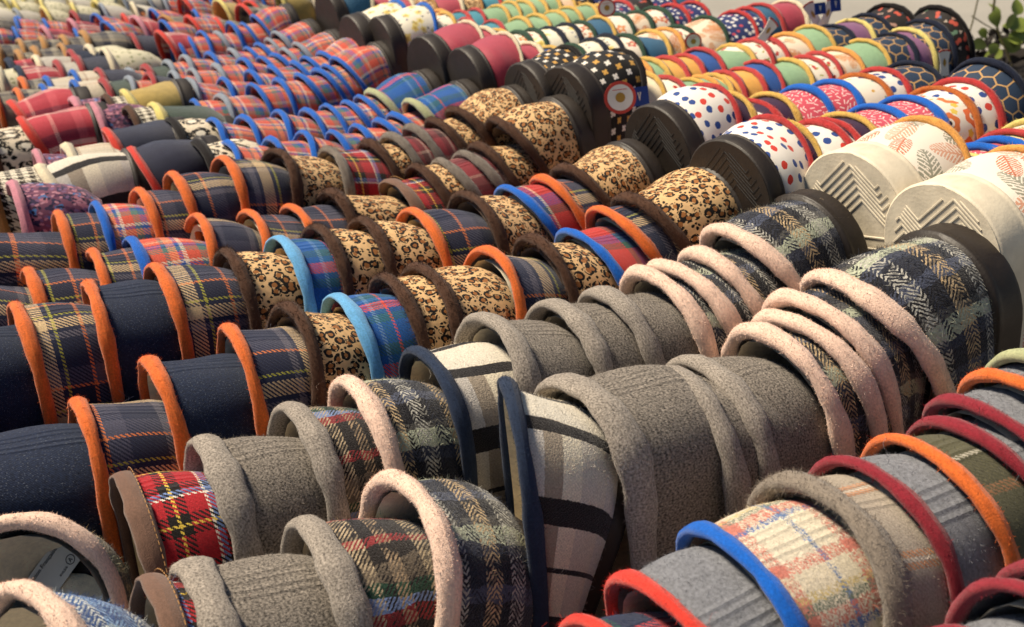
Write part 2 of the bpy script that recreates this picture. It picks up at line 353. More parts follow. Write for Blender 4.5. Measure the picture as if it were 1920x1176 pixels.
    D['blackpatch'] = floral("pale_cloth_with_black_patches", 0xCFC8B8, [(16, 2, 0.28, 0.08, (0x17120F,), None, 0.8), (40, 5, 0.2, 0.06, (0x8A8478, 0xC8783C), None, 0.25)])
    for k, nm, c in (('t_orange', 'orange_felt_trim', 0xE5702E), ('t_pink', 'pink_fur_trim', 0xF8D4BE), ('t_brown', 'brown_plush_trim', 0x54392A), ('t_grey', 'grey_felt_trim', 0x979087), ('t_navy', 'navy_wool_trim', 0x27344C),
                     ('t_blue', 'blue_cord_trim', 0x0C62C6), ('t_sky', 'sky_blue_binding', 0x6AAFE2), ('t_bind', 'brown_binding', 0x7A5C4C), ('t_maroon', 'maroon_felt_trim', 0x8E2230), ('t_red', 'red_fleece_trim', 0xBC3434),
                     ('t_scarlet', 'scarlet_felt_trim', 0xDA3C2E), ('t_greyfur', 'grey_brown_fur_trim', 0x8F8376), ('t_steel', 'steel_grey_trim', 0x8E98A6), ('t_mint', 'pale_green_trim', 0xB4B88C), ('t_yellow', 'yellow_fleece_trim', 0xDDB25A),
                     ('t_lemon', 'lemon_trim', 0xE4D27C), ('t_cream', 'cream_trim', 0xE6D8B8), ('t_rust', 'rust_orange_trim', 0xBE6628), ('t_black', 'black_trim', 0x181314), ('t_dkgreen', 'dark_green_trim', 0x2E4A3C), ('t_redth', 'thin_red_trim', 0xC04040),
                     ('t_darknavy', 'dark_navy_trim', 0x1B2236), ('t_apricot', 'apricot_trim', 0xE2A050), ('t_rose', 'rose_pink_trim', 0xD08898), ('t_greybrown', 'grey_plush_trim', 0x7C7268), ('t_tan', 'tan_trim', 0xB8864C), ('t_brick', 'brick_red_trim', 0xA8363A)):
        D[k] = felt(nm, c, 0.8, 1.18, None, 0.12 if k in ('t_brown', 't_navy', 't_black', 't_darknavy', 't_dkgreen') else 0.3, 700)
    D['t_grey'] = felt('grey_flecked_trim', 0xA0968B, 0.4, 1.55, None, 0.2, 820)
    D['fleece'] = felt("cream_fleece", 0xFBEBCC, 0.9, 1.08, None, 0.4, 420)
    D['fleece_brown'] = felt("brown_fleece", 0x6A5546, 0.8, 1.15, None, 0.4, 420)
    D['rubber'] = rubber("dark_brown_rubber", 0x2A221C)
    D['rubber_dark'] = rubber('shaded_dirty_tread_rubber', 0x1A1512, 0.6)  # rubber colour darkened for both shade and dirt on the dark sole faces
    D['rubber_w'] = rubber("cream_white_rubber", 0xE2D6BE, 0.55)
make_materials()

# ---------------------------------------------------------------- slipper geometry (apex of the opening at the origin, +x towards the sole, z up)
W0, LEG, HEEL, KX = 0.046, 0.185, 0.236, 0.40      # half width, length of the vamp sides, apex to heel, lean of the opening
LF = 0.060                                          # vamp length along the top

def arch(nl=7, na=22):
    """opening outline from the bottom of one side over the apex to the other: unit-width y, z and arc length"""
    t = np.linspace(math.pi, 0, na + 1); e = 2 / 2.25
    ya = np.sign(np.cos(t)) * np.abs(np.cos(t)) ** e; za = (np.abs(np.sin(t)) ** e - 1) * W0 * 1.02
    zl = np.linspace(-LEG, za[0], nl + 1)[:-1]
    f = (zl - za[0]) / (-LEG - za[0])
    y = np.concatenate([-(1 - 0.10 * f ** 1.5), ya, (1 - 0.10 * f[::-1] ** 1.5)])
    z = np.concatenate([zl, za, zl[::-1]])
    s = np.concatenate([[0], np.cumsum(np.hypot(np.diff(y * W0), np.diff(z)))])
    return y, z, s - s[-1] / 2

def section(t, p, lo=False, inset=0.0):
    y, z, s = arch(4, 12) if lo else arch()
    h = np.clip((z + LEG) / LEG, 0, 1)
    w = 1 + p.get('wb', 0.03) * math.sin(math.pi * t) - p['tw'] * t ** 2.2 - p.get('cap', 0) * t ** 7
    zz = z + h * (p['rise'] * t + p['bulge'] * math.sin(math.pi * min(1, t * 1.05)) - p.get('cap', 0) * 0.09 * t ** 7)
    x0 = p.get('kx', KX) * -z * (1 - 0.25 * (-z / LEG))
    x = x0 + t * (LF - x0)
    wob = p.get('ph', 0)
    d = (0.0011 if 'wb' in p else 0.0016) * (np.sin(s * 70 + wob + t * 3) + np.sin(s * 41 - wob * 2 + t * 5)) * math.sin(math.pi * (0.15 + 0.7 * t))
    yy = y * w * (W0 - inset) + d * y
    zz = zz - inset * h + d * h
    return x, yy, zz, s

def mesh_from(name, V, Fc, UV=None, mat=None, smooth=True):
    me = bpy.data.meshes.new(name); me.from_pydata([tuple(v) for v in V], [], [tuple(int(i) for i in f) for f in Fc])
    ul = me.uv_layers.new(name="UV")
    if UV is not None:
        vi = np.empty(len(me.loops), np.int32); me.loops.foreach_get("vertex_index", vi)
        ul.data.foreach_set("uv", np.asarray(UV, np.float32)[vi].ravel())
    if smooth: me.polygons.foreach_set("use_smooth", np.ones(len(me.polygons), bool))
    if mat is not None: me.materials.append(mat)
    return me

def grid_faces(nr, nc, base=0, flip=False):
    out = []
    for i in range(nr - 1):
        for j in range(nc - 1):
            a = base + i * nc + j; q = (a, a + 1, a + nc + 1, a + nc)
            out.append(q[::-1] if flip else q)
    return out

def fibres(V, Fc, UV, n, length, width, comb=(0, 0, 0), spread=0.7, out_ref=None, curl=0):
    """n tapering hairs rooted on the quads Fc"""
    V = np.asarray(V); Q = np.array([f for f in Fc if len(f) == 4]); UV = np.asarray(UV)
    A, Bv, Cv, D = V[Q[:, 0]], V[Q[:, 1]], V[Q[:, 2]], V[Q[:, 3]]
    nn = np.cross(Cv - A, D - Bv); ar = np.linalg.norm(nn, axis=1) + 1e-12; nn = nn / ar[:, None]
    k = rng.choice(len(Q), n, p=ar / ar.sum()); a, b = rng.random(n)[:, None], rng.random(n)[:, None]
    L = lambda X: (X[Q[k, 0]] * (1 - a) + X[Q[k, 1]] * a) * (1 - b) + (X[Q[k, 3]] * (1 - a) + X[Q[k, 2]] * a) * b
    P, U = L(V), L(UV); N = nn[k]
    if out_ref is not None:
        sgn = np.sign(np.einsum('ij,ij->i', N, P - out_ref(P))); N = N * np.where(sgn == 0, 1, sgn)[:, None]
    d = N + np.asarray(comb) + rng.normal(0, spread, (n, 3)); d /= np.linalg.norm(d, axis=1)[:, None]
    dn = np.einsum('ij,ij->i', d, N); d += N * np.where(dn < 0.12, 0.3 - dn, 0)[:, None]
    ln = length * rng.uniform(0.5, 1.25, n)[:, None]
    side = np.cross(d, rng.normal(0, 1, (n, 3))); side /= np.linalg.norm(side, axis=1)[:, None] + 1e-9
    w = width * rng.uniform(0.7, 1.3, n)[:, None]
    tip = P + d * ln + rng.normal(0, curl, (n, 3)) * ln
    vs = np.stack([P - side * w / 2, P + side * w / 2, tip], 1).reshape(-1, 3)
    uv = np.repeat(U, 3, 0); base = len(V)
    return np.vstack([V, vs]), list(Fc) + [(base + 3 * i, base + 3 * i + 1, base + 3 * i + 2) for i in range(n)], np.vstack([UV, uv])

def stray_hairs(V, Fc, UV, n, length, width=0.00013):
    V = np.asarray(V); UV = np.asarray(UV); vs, fs, us = [V], list(Fc), [UV]; base = len(V)
    c = V.mean(0) + [0, 0, -0.03]
    for _ in range(n):
        i = rng.integers(0, len(V)); p = V[i].copy(); o = p - c; o /= np.linalg.norm(o) + 1e-9
        d = o * 0.5 + rng.normal(0, 0.7, 3); d /= np.linalg.norm(d); m = 5; st = length * rng.uniform(0.4, 1.2) / m
        sd = np.cross(d, [0.3, 0.5, 0.8]); sd /= np.linalg.norm(sd); pts = []
        for q in range(m + 1):
            pts += [p - sd * width / 2, p + sd * width / 2]; p = p + d * st
            d = d + rng.normal(0, 0.45, 3) - o * 0.12; d /= np.linalg.norm(d)
        vs.append(np.array(pts)); us.append(np.repeat(UV[i][None], len(pts), 0))
        for q in range(m): fs.append((base + 2 * q, base + 2 * q + 1, base + 2 * q + 3, base + 2 * q + 2))
        base += len(pts)
    return np.vstack(vs), fs, np.vstack(us)

NB = dict(tw=0.10, rise=-0.006, bulge=0.0012, cap=0.12, wb=0.004)
SHAPES = {'nest': NB, 'neststeep': dict(NB, kx=0.06), 'nestmid': dict(NB, kx=0.22), 'end': dict(tw=0.06, rise=0.010, bulge=0.003, cap=0.03), 'flip': dict(tw=0.02, rise=0.000, bulge=0.003, cap=0.03),
          'flipnest': dict(tw=0.09, rise=-0.005, bulge=0.0018, cap=0.12, wb=0.01)}
FUZZ = {'herr': (5000, .0032, .00022), 'blueherr': (4000, .0034, .00022), 'multi': (3000, .0026, .0002), 'grey': (6500, .0022, .0002), 'slate': (6000, .0022, .00018),
        'check': (3500, .0026, .0002), 'royal': (900, .0016, .00014), 'navy': (900, .0018, .00014), 'denim': (250, .003, .00012), 'cream': (3000, .0026, .00018),
        'beige': (3000, .0026, .00018), 'green': (2500, .0024, .00018), 'dktartan': (2500, .0024, .00018), 'blue': (900, .0016, .00014), 'bw': (1500, .002, .0002)}
TRIM = {}
for k in ('t_orange', 't_navy', 't_maroon', 't_scarlet'): TRIM[k] = (.0031, .0043, 3200, .0017, .0002, .7)
TRIM.update({'t_pink': (.0048, .0060, 9000, .0013, .0003, .85), 't_brown': (.0036, .0046, 6500, .0036, .00026, .8), 't_grey': (.0042, .0072, 4500, .0014, .0002, .8),
             't_greyfur': (.0044, .0070, 11000, .0028, .00022, .8), 't_blue': (.0030, .0038, 500, .001, .0002, .6), 't_sky': (.0024, .0050, 0, 0, 0, 0), 't_bind': (.0024, .0058, 0, 0, 0, 0),
             't_greybrown': (.0036, .0046, 3500, .0034, .00026, .8), 't_steel': (.0030, .0042, 500, .001, .0002, .6)})
FLEECE = (.0026, .0031, 2600, .0026, .00022, .7)
_mesh = {}

def upper_mesh(fab, shape, lo, var):
    key = ('u', fab, shape, lo, var)
    if key in _mesh: return _mesh[key]
    p = dict(SHAPES[shape], ph=var * 2.1); V, UV = [], []; nt = 6 if lo else 10
    for i in range(nt + 1):
        t = i / nt; x, y, z, s = section(t, p, lo); V.append(np.stack([x, y, z], 1)); UV.append(np.stack([s, x * 0.5 + t * 0.03], 1))
    nc = len(V[0]); V, UV = np.vstack(V), np.vstack(UV); Fc = grid_faces(nt + 1, nc)
    ref = lambda P: np.stack([P[:, 0], P[:, 1] * 0.2, np.minimum(P[:, 2], -0.05)], 1)
    if not lo and fab in FUZZ:
        n, l, w = FUZZ[fab]; base = (V, Fc, UV)
        V, Fc, UV = fibres(V, Fc, UV, n, l, w, (-.25, 0, -.15), 0.75, ref, 0.15)
        if n > 800: V, Fc, UV = stray_hairs(V, Fc, UV, 16, 0.016)
    _mesh[key] = mesh_from("upper", V, Fc, UV, MATS[fab]); return _mesh[key]

def trim_mesh(tr, shape, lo, var, flipf):
    key = ('t', tr, shape, lo, var)
    if key in _mesh: return _mesh[key]
    rn, ra, n, l, w, sp = TRIM.get(tr, FLEECE if flipf else (.0036, .0048, 900, .0014, .0002, .6))
    p = dict(SHAPES[shape], ph=var * 2.1); x, y, z, s = section(0, p, lo); C = np.stack([x, y, z], 1)
    T = np.gradient(C, axis=0); T /= np.linalg.norm(T, axis=1)[:, None]
    ax = np.array([1, 0, 0.0]) - T * T[:, :1]; ax /= np.linalg.norm(ax, axis=1)[:, None]
    nr = np.cross(T, ax); nr *= np.sign(np.einsum('ij,ij->i', nr, C - [0, 0, -0.06]))[:, None]
    m = 6 if lo else 12; V, UV = [], []
    for i in range(len(C)):
        wv = 1 + 0.07 * math.sin(i * 1.7 + var) + .13 * math.sin(i * .55 + var * 4) + rng.normal(0, .03) ; c = C[i] + nr[i] * max(rn * 0.45, .0022)
        for j in range(m + 1):
            a = 2 * math.pi * j / m; V.append(c + nr[i] * rn * wv * math.cos(a) + ax[i] * ra * wv * math.sin(a)); UV.append((s[i], (a - 3) * ra))
    V, UV = np.array(V), np.array(UV); Fc = grid_faces(len(C), m + 1)
    if n and not lo:
        Cc = C + nr * max(rn * 0.45, .0022)
        def ref(P): return Cc[np.argmin(((P[:, None] - Cc[None]) ** 2).sum(2), 1)]
        V, Fc, UV = fibres(V, Fc, UV, n, l, w, (-.1, 0, -.1), sp, ref, 0.2)
        if n > 2000: V, Fc, UV = stray_hairs(V, Fc, UV, 8, 0.014)
    nv = len(C) * (m + 1)
    Fc = Fc + [tuple(range(m)), tuple(range(nv - m - 1, nv - 1))[::-1]] if True else Fc
    _mesh[key] = mesh_from("trim", V, Fc, UV, MATS[tr]); return _mesh[key]

def stitch_mesh(shape, var):
    key = ('st', shape, var)
    if key in _mesh: return _mesh[key]
    p = dict(SHAPES[shape], ph=var * 2.1); x, y, z, s = section(0, p); s2 = np.arange(s[0] + .004, s[-1] - .004, .0034); V, Fc = [], []
    cy, cz = y.mean(), -.06
    for a in s2:
        for q in (a, a + .0022):
            P = np.array([np.interp(q, s, x), np.interp(q, s, y), np.interp(q, s, z)]); o = unit([0, P[1], max(P[2] - cz, 0)]); P = P + o * .0056 + [.0042, 0, 0]
            V += [P + [-.0003, 0, 0], P + o * .0004, P + [.0003, 0, 0]]
        b = len(V) - 6; Fc += [(b, b + 1, b + 4, b + 3), (b + 1, b + 2, b + 5, b + 4), (b, b + 3, b + 5, b + 2)]
    _mesh[key] = mesh_from("stitching", V, Fc, np.array(V)[:, 1:], MATS['t_tan'], False); return _mesh[key]

def lining_mesh(shape, mat):
    key = ('l', shape, mat)
    if key in _mesh: return _mesh[key]
    p = SHAPES[shape]; V, UV = [], []
    for t in (0, .2, .4, .6, .75, .85, .94):
        x, y, z, s = section(t, p, True, 0.0052); V.append(np.stack([x, y, z], 1)); UV.append(np.stack([s, x], 1))
    nc = len(V[0]); _mesh[key] = mesh_from("lining", np.vstack(V), grid_faces(7, nc, 0, True), np.vstack(UV), MATS[mat]); return _mesh[key]

def outline(shape, lo=False):
    """sole outline (left and right halves mirrored) from the apex down to the heel: y >= 0, z"""
    x, y, z, s = section(1.0, SHAPES[shape], lo); m = len(y) // 2
    yr, zr = y[m:], z[m:]                                # apex -> right bottom
    hz = np.linspace(-LEG - .02, -HEEL, 8); f = (hz + LEG) / (LEG - HEEL)
    yb = yr[-1]; hy = yb * (1 - 0.1 * f) * np.sqrt(np.clip(1 - np.clip((f - .45) / .55, 0, 1) ** 2.4, 0, 1))
    return np.concatenate([yr, hy]), np.concatenate([zr, hz])

def sole_mesh(shape, mat, lo, thick):
    key = ('s', shape, mat, lo, thick)
    if key in _mesh: return _mesh[key]
    y, z = outline(shape, lo); n = len(y); zc = -0.10
    fl = 0.93 if 'nest' in shape else 1.055
    prof = [(-.004, 0.985), (-.0026, fl + .010), (-.0012, fl + .022), (.0004, fl + .012), (.0016, fl + .004), (.0034, fl + .012), (thick * .55, fl + .006), (thick - .0022, fl + .008), (thick - .0006, fl - .002), (thick, fl - .02)]
    V, UV, Fc = [], [], []
    ring = 2 * n - 1
    for dx, sc in prof:
        yy = np.concatenate([y, -y[::-1][1:]]); zz = np.concatenate([z, z[::-1][1:]])
        # closed loop: apex -> right -> heel -> left -> apex
        V.append(np.stack([np.full(ring, LF + dx), yy * sc, zc + (zz - zc) * (1 + (sc - 1) * .55)], 1))
    V = np.vstack(V); Fc = grid_faces(len(prof), ring)
    for b0, rev in ((0, False), ((len(prof) - 1) * ring, True)):     # caps: strips between the two halves
        for i in range(n - 1):
            q = (b0 + i, b0 + i + 1, b0 + ring - 2 - i, b0 + ring - 1 - i)
            if i == n - 2: q = q[:2] + q[3:]
            Fc.append(q[::-1] if rev else q)
    _mesh[key] = mesh_from("sole", V, Fc, V[:, 1:], MATS[mat]); me = _mesh[key]
    me.polygons.foreach_set("use_smooth", [len(p.vertices) == 4 and p.index < (len(prof) - 1) * (ring - 1) for p in me.polygons])
    return me

def footbed_mesh(shape, mat):
    key = ('f', shape, mat)
    if key in _mesh: return _mesh[key]
    y, z = outline(shape, True); n = len(y); V = []
    for i in range(n):
        for q in (-.95, -.5, 0, .5, .95): V.append((LF - .007 - .004 * (1 - abs(q)), y[i] * q * .97, z[i] * .965 - .010))
    V = np.array(V); _mesh[key] = mesh_from("footbed", V, grid_faces(n, 5), V[:, 1:], MATS[mat]); return _mesh[key]

def tread_mesh(shape, mat, thick, var, hgt=0.0014):
    """raised chevron ribs on the sole"""
    key = ('r', shape, mat, thick, var)
    if key in _mesh: return _mesh[key]
    y, z = outline(shape); fl = .965
    def inside(a, b):
        if b > z[0] - .004 or b < -HEEL + .01: return False
        return abs(a) < np.interp(-b, -z, y) * fl - .004
    V, Fc = [], []; x0, x1 = LF + thick - .0005, LF + thick + hgt; w = .00065
    def rib(p, q):
        d = np.array(q) - np.array(p); L = np.linalg.norm(d); k = max(2, int(L / .004)); run = []
        def flush(run):
            if len(run) < 2: return
            a, b = np.array(run[0]), np.array(run[-1]); e = (b - a) / (np.linalg.norm(b - a) + 1e-9); nn = np.array([-e[1], e[0]]) * w; b0 = len(V)
            for pt in (a, b):
                V.extend([(x0, *(pt - nn * 1.5)), (x1, *(pt - nn * .7)), (x1, *(pt + nn * .7)), (x0, *(pt + nn * 1.5))])
            for j in range(3): Fc.append((b0 + j, b0 + j + 1, b0 + 5 + j, b0 + 4 + j))
            Fc.append((b0, b0 + 1, b0 + 2, b0 + 3)); Fc.append((b0 + 7, b0 + 6, b0 + 5, b0 + 4))
        for i in range(k + 1):
            pt = np.array(p) + d * i / k
            if inside(*pt): run.append(pt)
            else: flush(run); run = []
        flush(run)
    for band, (zb, amp, per, sl) in enumerate([(-.004, .021, .050, .35), (-.120, .021, .050, -.3), (-.175, .02, .046, .3)]):
        for k in range(7):
            off = k * .0046; pts = []
            for i in range(-4, 5):
                yy = i * per / 2 + var * .01 - .003; pts.append((yy + off * .5, zb - off - (amp if i % 2 else 0) + sl * yy * .5))
            for a, b in zip(pts, pts[1:]): rib(a, b)
    for k in range(6): rib((-.06, -.060 - k * .0085 - .010), (.06, -.060 - k * .0085 + .010))
    ang = np.linspace(0, 1, 2)
    for i in range(len(y) - 1):                                     # rim round the tread
        pass
    V = np.array(V); _mesh[key] = mesh_from("tread", V, Fc, V[:, 1:], MATS[mat], False); return _mesh[key]

# ---------------------------------------------------------------- slippers as things
def child(name, me, root, mat_local, parent=None):
    o = bpy.data.objects.new(name, me); COL.objects.link(o); o.parent = parent or root
    if parent is None: o.matrix_local = mat_local
    return o

COUNT = 0
def slipper(u, v, za, fab, trim, label, group, flip=False, end=False, lo=False, pitch=0.0, yaw=0.0, roll=0.0, sx=1.0, sy=1.0, rub='rubber', tread=False, lining=None, thick=None, kx=''):
    global COUNT; COUNT += 1
    root = bpy.data.objects.new("slipper", None); COL.objects.link(root); root.empty_display_size = 0.03
    root.location = (u, v, TABLE + 0.002); root.rotation_euler = (0, 0, math.pi if flip else 0)
    root['label'] = label; root['category'] = 'slipper'; root['group'] = group
    shape = ('flip' if flip else 'end') if end else ('flipnest' if flip else 'nest' + kx)
    var = int(rng.integers(0, 3))
    ml = Matrix.Translation((0, 0, za - TABLE - 0.002)) @ Matrix.Rotation(R(yaw), 4, 'Z') @ Matrix.Rotation(R(pitch), 4, 'Y') @ Matrix.Rotation(R(roll), 4, 'X') @ Matrix.Diagonal((sx, sy, 1, 1))
    child("upper", upper_mesh(fab, shape, lo, var), root, ml)
    child("trim", trim_mesh(trim, shape, lo, var, flip), root, ml)
    if trim == 't_bind' and not lo: child("stitching", stitch_mesh(shape, var), root, ml)
    th = thick or ((0.020 if flip else 0.014) if end else 0.009)
    so = child("sole", sole_mesh(shape, rub, lo, th), root, ml)
    if tread: child("tread", tread_mesh(shape, rub if rub == 'rubber_w' else 'rubber_dark', th, tread - 1, .0007 if rub == 'rubber_w' else .0004), root, None, so)
    if lining:
        child("lining", lining_mesh(shape, lining), root, ml)
        child("footbed", footbed_mesh(shape, lining), root, ml)
    return root, ml

FAB = dict(herr='navy herringbone', blueherr='blue herringbone', multi='dark multicolour tweed', grey='grey felt', slate='slate felt', check='black and cream check', royal='red tartan', denim='navy denim', navy='navy plaid',
           blue='blue plaid', coral='coral tartan', redblue='red and blue tartan', maroonp='maroon plaid', cream='cream tartan', beige='beige plaid', green='olive plaid', dktartan='dark tartan', pinkp='pink plaid', palep='cream plaid',
           greyp='grey check', bw='grey and black', leo='leopard print', snow='big-spotted', polka='polka dot', navydot='navy dotted', pinkline='pink dashed', honey='honeycomb', quatre='black clover', flower='orange poppy',
           cherry='cherry print', darkfl='dark berry print', yelfl='yellow flowered', redfl='red flowered', palmw='palm print', palmo='orange palm', pgreen='sage green', porange='apricot', pblue='bright blue', pteal='teal', pdkblue='petrol blue',
           pmaroon='raspberry', pmauve='mauve', ppurple='dark purple', pcream='cream', ppeach='peach', plilac='lilac', ppink='coral pink', pyellow='pale yellow', navyfelt='navy felt', hound='houndstooth', greengr='green-specked cream',
           darkgreen='dark green', shaggy='shaggy pink and blue', mustard='mustard', palefelt='pale grey', blackpatch='pale black-patched')
TRN = dict(t_orange='orange', t_pink='pink fur', t_brown='brown plush', t_grey='grey felt', t_navy='navy', t_blue='blue', t_sky='sky blue', t_bind='brown', t_maroon='maroon', t_red='red', t_scarlet='scarlet', t_greyfur='grey fur',
           t_steel='steel grey', t_mint='pale green', t_yellow='yellow', t_lemon='lemon', t_cream='cream', t_rust='rust', t_black='black', t_dkgreen='dark green', t_redth='red', t_darknavy='dark navy', t_apricot='apricot', t_rose='rose pink',
           t_greybrown='grey plush', t_tan='tan', t_brick='brick red')
ORD = ['first', 'second', 'third', 'fourth', 'fifth', 'sixth', 'seventh', 'eighth', 'ninth', 'tenth', 'eleventh', 'twelfth', 'thirteenth', 'fourteenth', 'fifteenth', 'sixteenth', 'seventeenth', 'eighteenth', 'nineteenth']

def parse(txt):
    out = []
    for it in txt.split(';'):
        w = it.split()
        if w: out.append((w[0], w[1] if w[1].startswith('t_') else 't_' + w[1], float(w[2]), float(w[3]), dict(q.split('=') for q in w[4:])))
    return out

def smooth(a, b, x): t = min(1, max(0, (x - a) / (b - a))); return t * t * (3 - 2 * t)

def toe_row(n, name, items, toe, lo=False, lead=None):
    """a row nested with the toes away: openings towards the low end, last slipper shows its whole toe"""
    items = parse(items); N = len(items)
    for i, (fab, tr, x, y, kw) in enumerate(items):
        u, v, z = on_row(x, y, n); end = (i == N - 1) and toe is not None; sx = 1.0
        q = smooth(0.27, 0.43, u); kw.setdefault('kx', 'steep' if q < .35 else 'mid' if q < .75 else ''); pitch = 2 + 6 * (1 - q) + random.uniform(-2.5, 3)
        if i < N - 1:
            un_, _, zn_ = on_row(*items[i + 1][2:4], n); pitch += min(22, max(0, math.degrees(math.atan2(z - zn_, max(un_ - u, .012))))); rise = 0
        if end:
            ut, _, zt = on_row(toe[0], toe[1], n); sx = max(0.7, (ut - u + 0.012) / (LF + 0.014)); pitch = -2
        pitch = float(kw.get('p', pitch))
        if i < N - 1 and 'sx' not in kw: sx = max(1.0, (on_row(*items[i + 1][2:4], n)[0] - u) * 1.35 / LF)
        pos = ("at the toe end, %s row" % name) if i == N - 1 and toe else ("%s from the toe end, %s row" % (ORD[N - 1 - i], name))
        lab = "%s slipper with %s trim, %s" % (FAB[fab], TRN[tr], pos)
        if toe is not None and not end: sx = min(sx, (on_row(toe[0], toe[1], n)[0] - u - .012) / LF)
        root, ml = slipper(u, v, z - 0.004, fab, tr, lab, "slippers nested with toes turned away", False, end, lo, pitch, float(kw.get('yaw', random.uniform(-2.6, 2.6))), random.uniform(-2.5, 2.5), sx,
                float(kw.get('w', random.uniform(0.985, 1.015))), lining=None if lo and i else ('fleece_brown' if tr == 't_brown' else 'fleece'), tread=False, kx=kw['kx'])
        if kw.get('tag'): sticker(root, ml)

def sole_row(n, name, items, sole, lo=False, rub='rubber', tread=0, thick=None):
    """a row whose first slipper turns its sole to the low end, the others nested behind it"""
    items = parse(items)
    for i, (fab, tr, x, y, kw) in enumerate(items):
        u, v, z = on_row(x, y, n); end = i == 0 and sole is not None; sx = 1.0
        if end:
            us, _, zs = on_row(sole[0], sole[1], n); th = thick or 0.020; sx = max(0.6, (u - us) / (LF + th)); z = max(z, zs)
        if i: sx = max(1.0, (u - on_row(*items[i - 1][2:4], n)[0]) * 1.35 / LF)
        pi = random.uniform(-1.5, 1.5)
        if i:
            up_, _, zp_ = on_row(*items[i - 1][2:4], n); pi += 1.5 + min(24, max(0, math.degrees(math.atan2(z - zp_, max(u - up_, .012)))))
        if sole is not None and i: sx = min(sx, (u - on_row(sole[0], sole[1], n)[0] - .026) / LF)
        pos = ("baring its sole, %s row" % name) if end else ("%s from the bared sole, %s row" % (ORD[i], name))
        lab = "%s slipper with %s trim, %s" % (FAB[fab], TRN[tr], pos)
        slipper(u, v, z - 0.003, fab, tr, lab, "slippers nested with soles turned to the front", True, end, lo, pi + float(kw.get('p', 0)), random.uniform(-2.5, 2.5), random.uniform(-2, 2), sx,
                random.uniform(0.985, 1.015), rub=rub if end or rub != 'rubber' else 'rubber', tread=tread if end else False, thick=thick if end else None)

def sticker(root, ml):
    """paper label lying on the footbed"""
    me = bpy.data.meshes.new("price_label"); w, h = 0.027, 0.052
    Wm = np.array(Matrix.Translation(root.location) @ ml); Wi = np.linalg.inv(Wm)
    def foot(px, py):
        o = Wi[:3, :3] @ CAMP + Wi[:3, 3]; d = Wi[:3, :3] @ (MW @ cam_dir(px, py)); return (o + d * ((LF - .0122 - o[0]) / d[0]))[1:]
    c, e = foot(88, 1078), foot(106, 1050); y0, z0 = c; LABEL_ROT = math.degrees(math.atan2(e[1] - c[1], e[0] - c[0])) - 90
    x = LF - 0.0122
    pts = []
    for cx, cy, a0 in ((w / 2, h / 2, 0), (-w / 2, h / 2, 90), (-w / 2, -h / 2, 180), (w / 2, -h / 2, 270)):
        for a in (0, 30, 60, 90):
            r = .003; pts.append((x, cx - math.copysign(r, cx) + r * math.cos(R(a0 + a)), cy - math.copysign(r, cy) + r * math.sin(R(a0 + a))))
    n = len(pts); V = pts + [(p[0] - .0004, p[1], p[2]) for p in pts]
    me.from_pydata(V, [], [tuple(range(n)), tuple(range(n, 2 * n))[::-1]] + [(i, (i + 1) % n, n + (i + 1) % n, n + i) for i in range(n)])
    me.materials.append(MATS['paper'])
    o = child("price_label", me, root, ml @ Matrix.Translation((0, y0, z0)) @ Matrix.Rotation(R(LABEL_ROT), 4, 'X') @ Matrix.Diagonal((1, .74, .74, 1)))
    def txt(s, size, dy, dz, name):
        c = bpy.data.curves.new(name, 'FONT'); c.body = s; c.size = size; c.extrude = 0.00004; c.materials.append(MATS['ink'])
        tmp = bpy.data.objects.new(name, c); me2 = bpy.data.meshes.new_from_object(tmp); me2.name = name; bpy.data.objects.remove(tmp)
        t = bpy.data.objects.new(name, me2); COL.objects.link(t); t.parent = o
        t.matrix_local = Matrix.Translation((x - .0007, dy, dz)) @ Matrix(((0, 0, -1, 0), (0, 1, 0, 0), (1, 0, 0, 0), (0, 0, 0, 1)))
        return t
    txt("Fabrication Française", 0.0051, .0075, -.0245, "lettering")
    txt("E", 0.0042, -.002, -.012, "lettering"); txt("¥10,5/6", 0.003, -.009, .004, "lettering"); txt("A", 0.005, -.0085, .017, "lettering")
    bm = []; 
    ring = bpy.data.meshes.new("emblem"); m = 20
    V = [(x - .0007, -.0067 + r * math.cos(2 * math.pi * i / m), .0188 + r * math.sin(2 * math.pi * i / m)) for r in (.0034, .0040) for i in range(m)]
    ring.from_pydata(V, [], [(i, (i + 1) % m, m + (i + 1) % m, m + i) for i in range(m)]); ring.materials.append(MATS['ink'])
    e = bpy.data.objects.new("emblem", ring); COL.objects.link(e); e.parent = o

def simple(name, c, rough=0.6):
    b = B(name, rough); b.p = b.n("ShaderNodeTexCoord").outputs["Object"]; MATS[name] = b.done(b.vary(lin(c), 0.92, 1.06, 60)); return MATS[name]
simple('paper', 0xE8E4DA); simple('ink', 0x1A1614); simple('gold', 0xB08A3C); simple('tag_red', 0xC8483C); simple('tag_blue', 0x223F88)

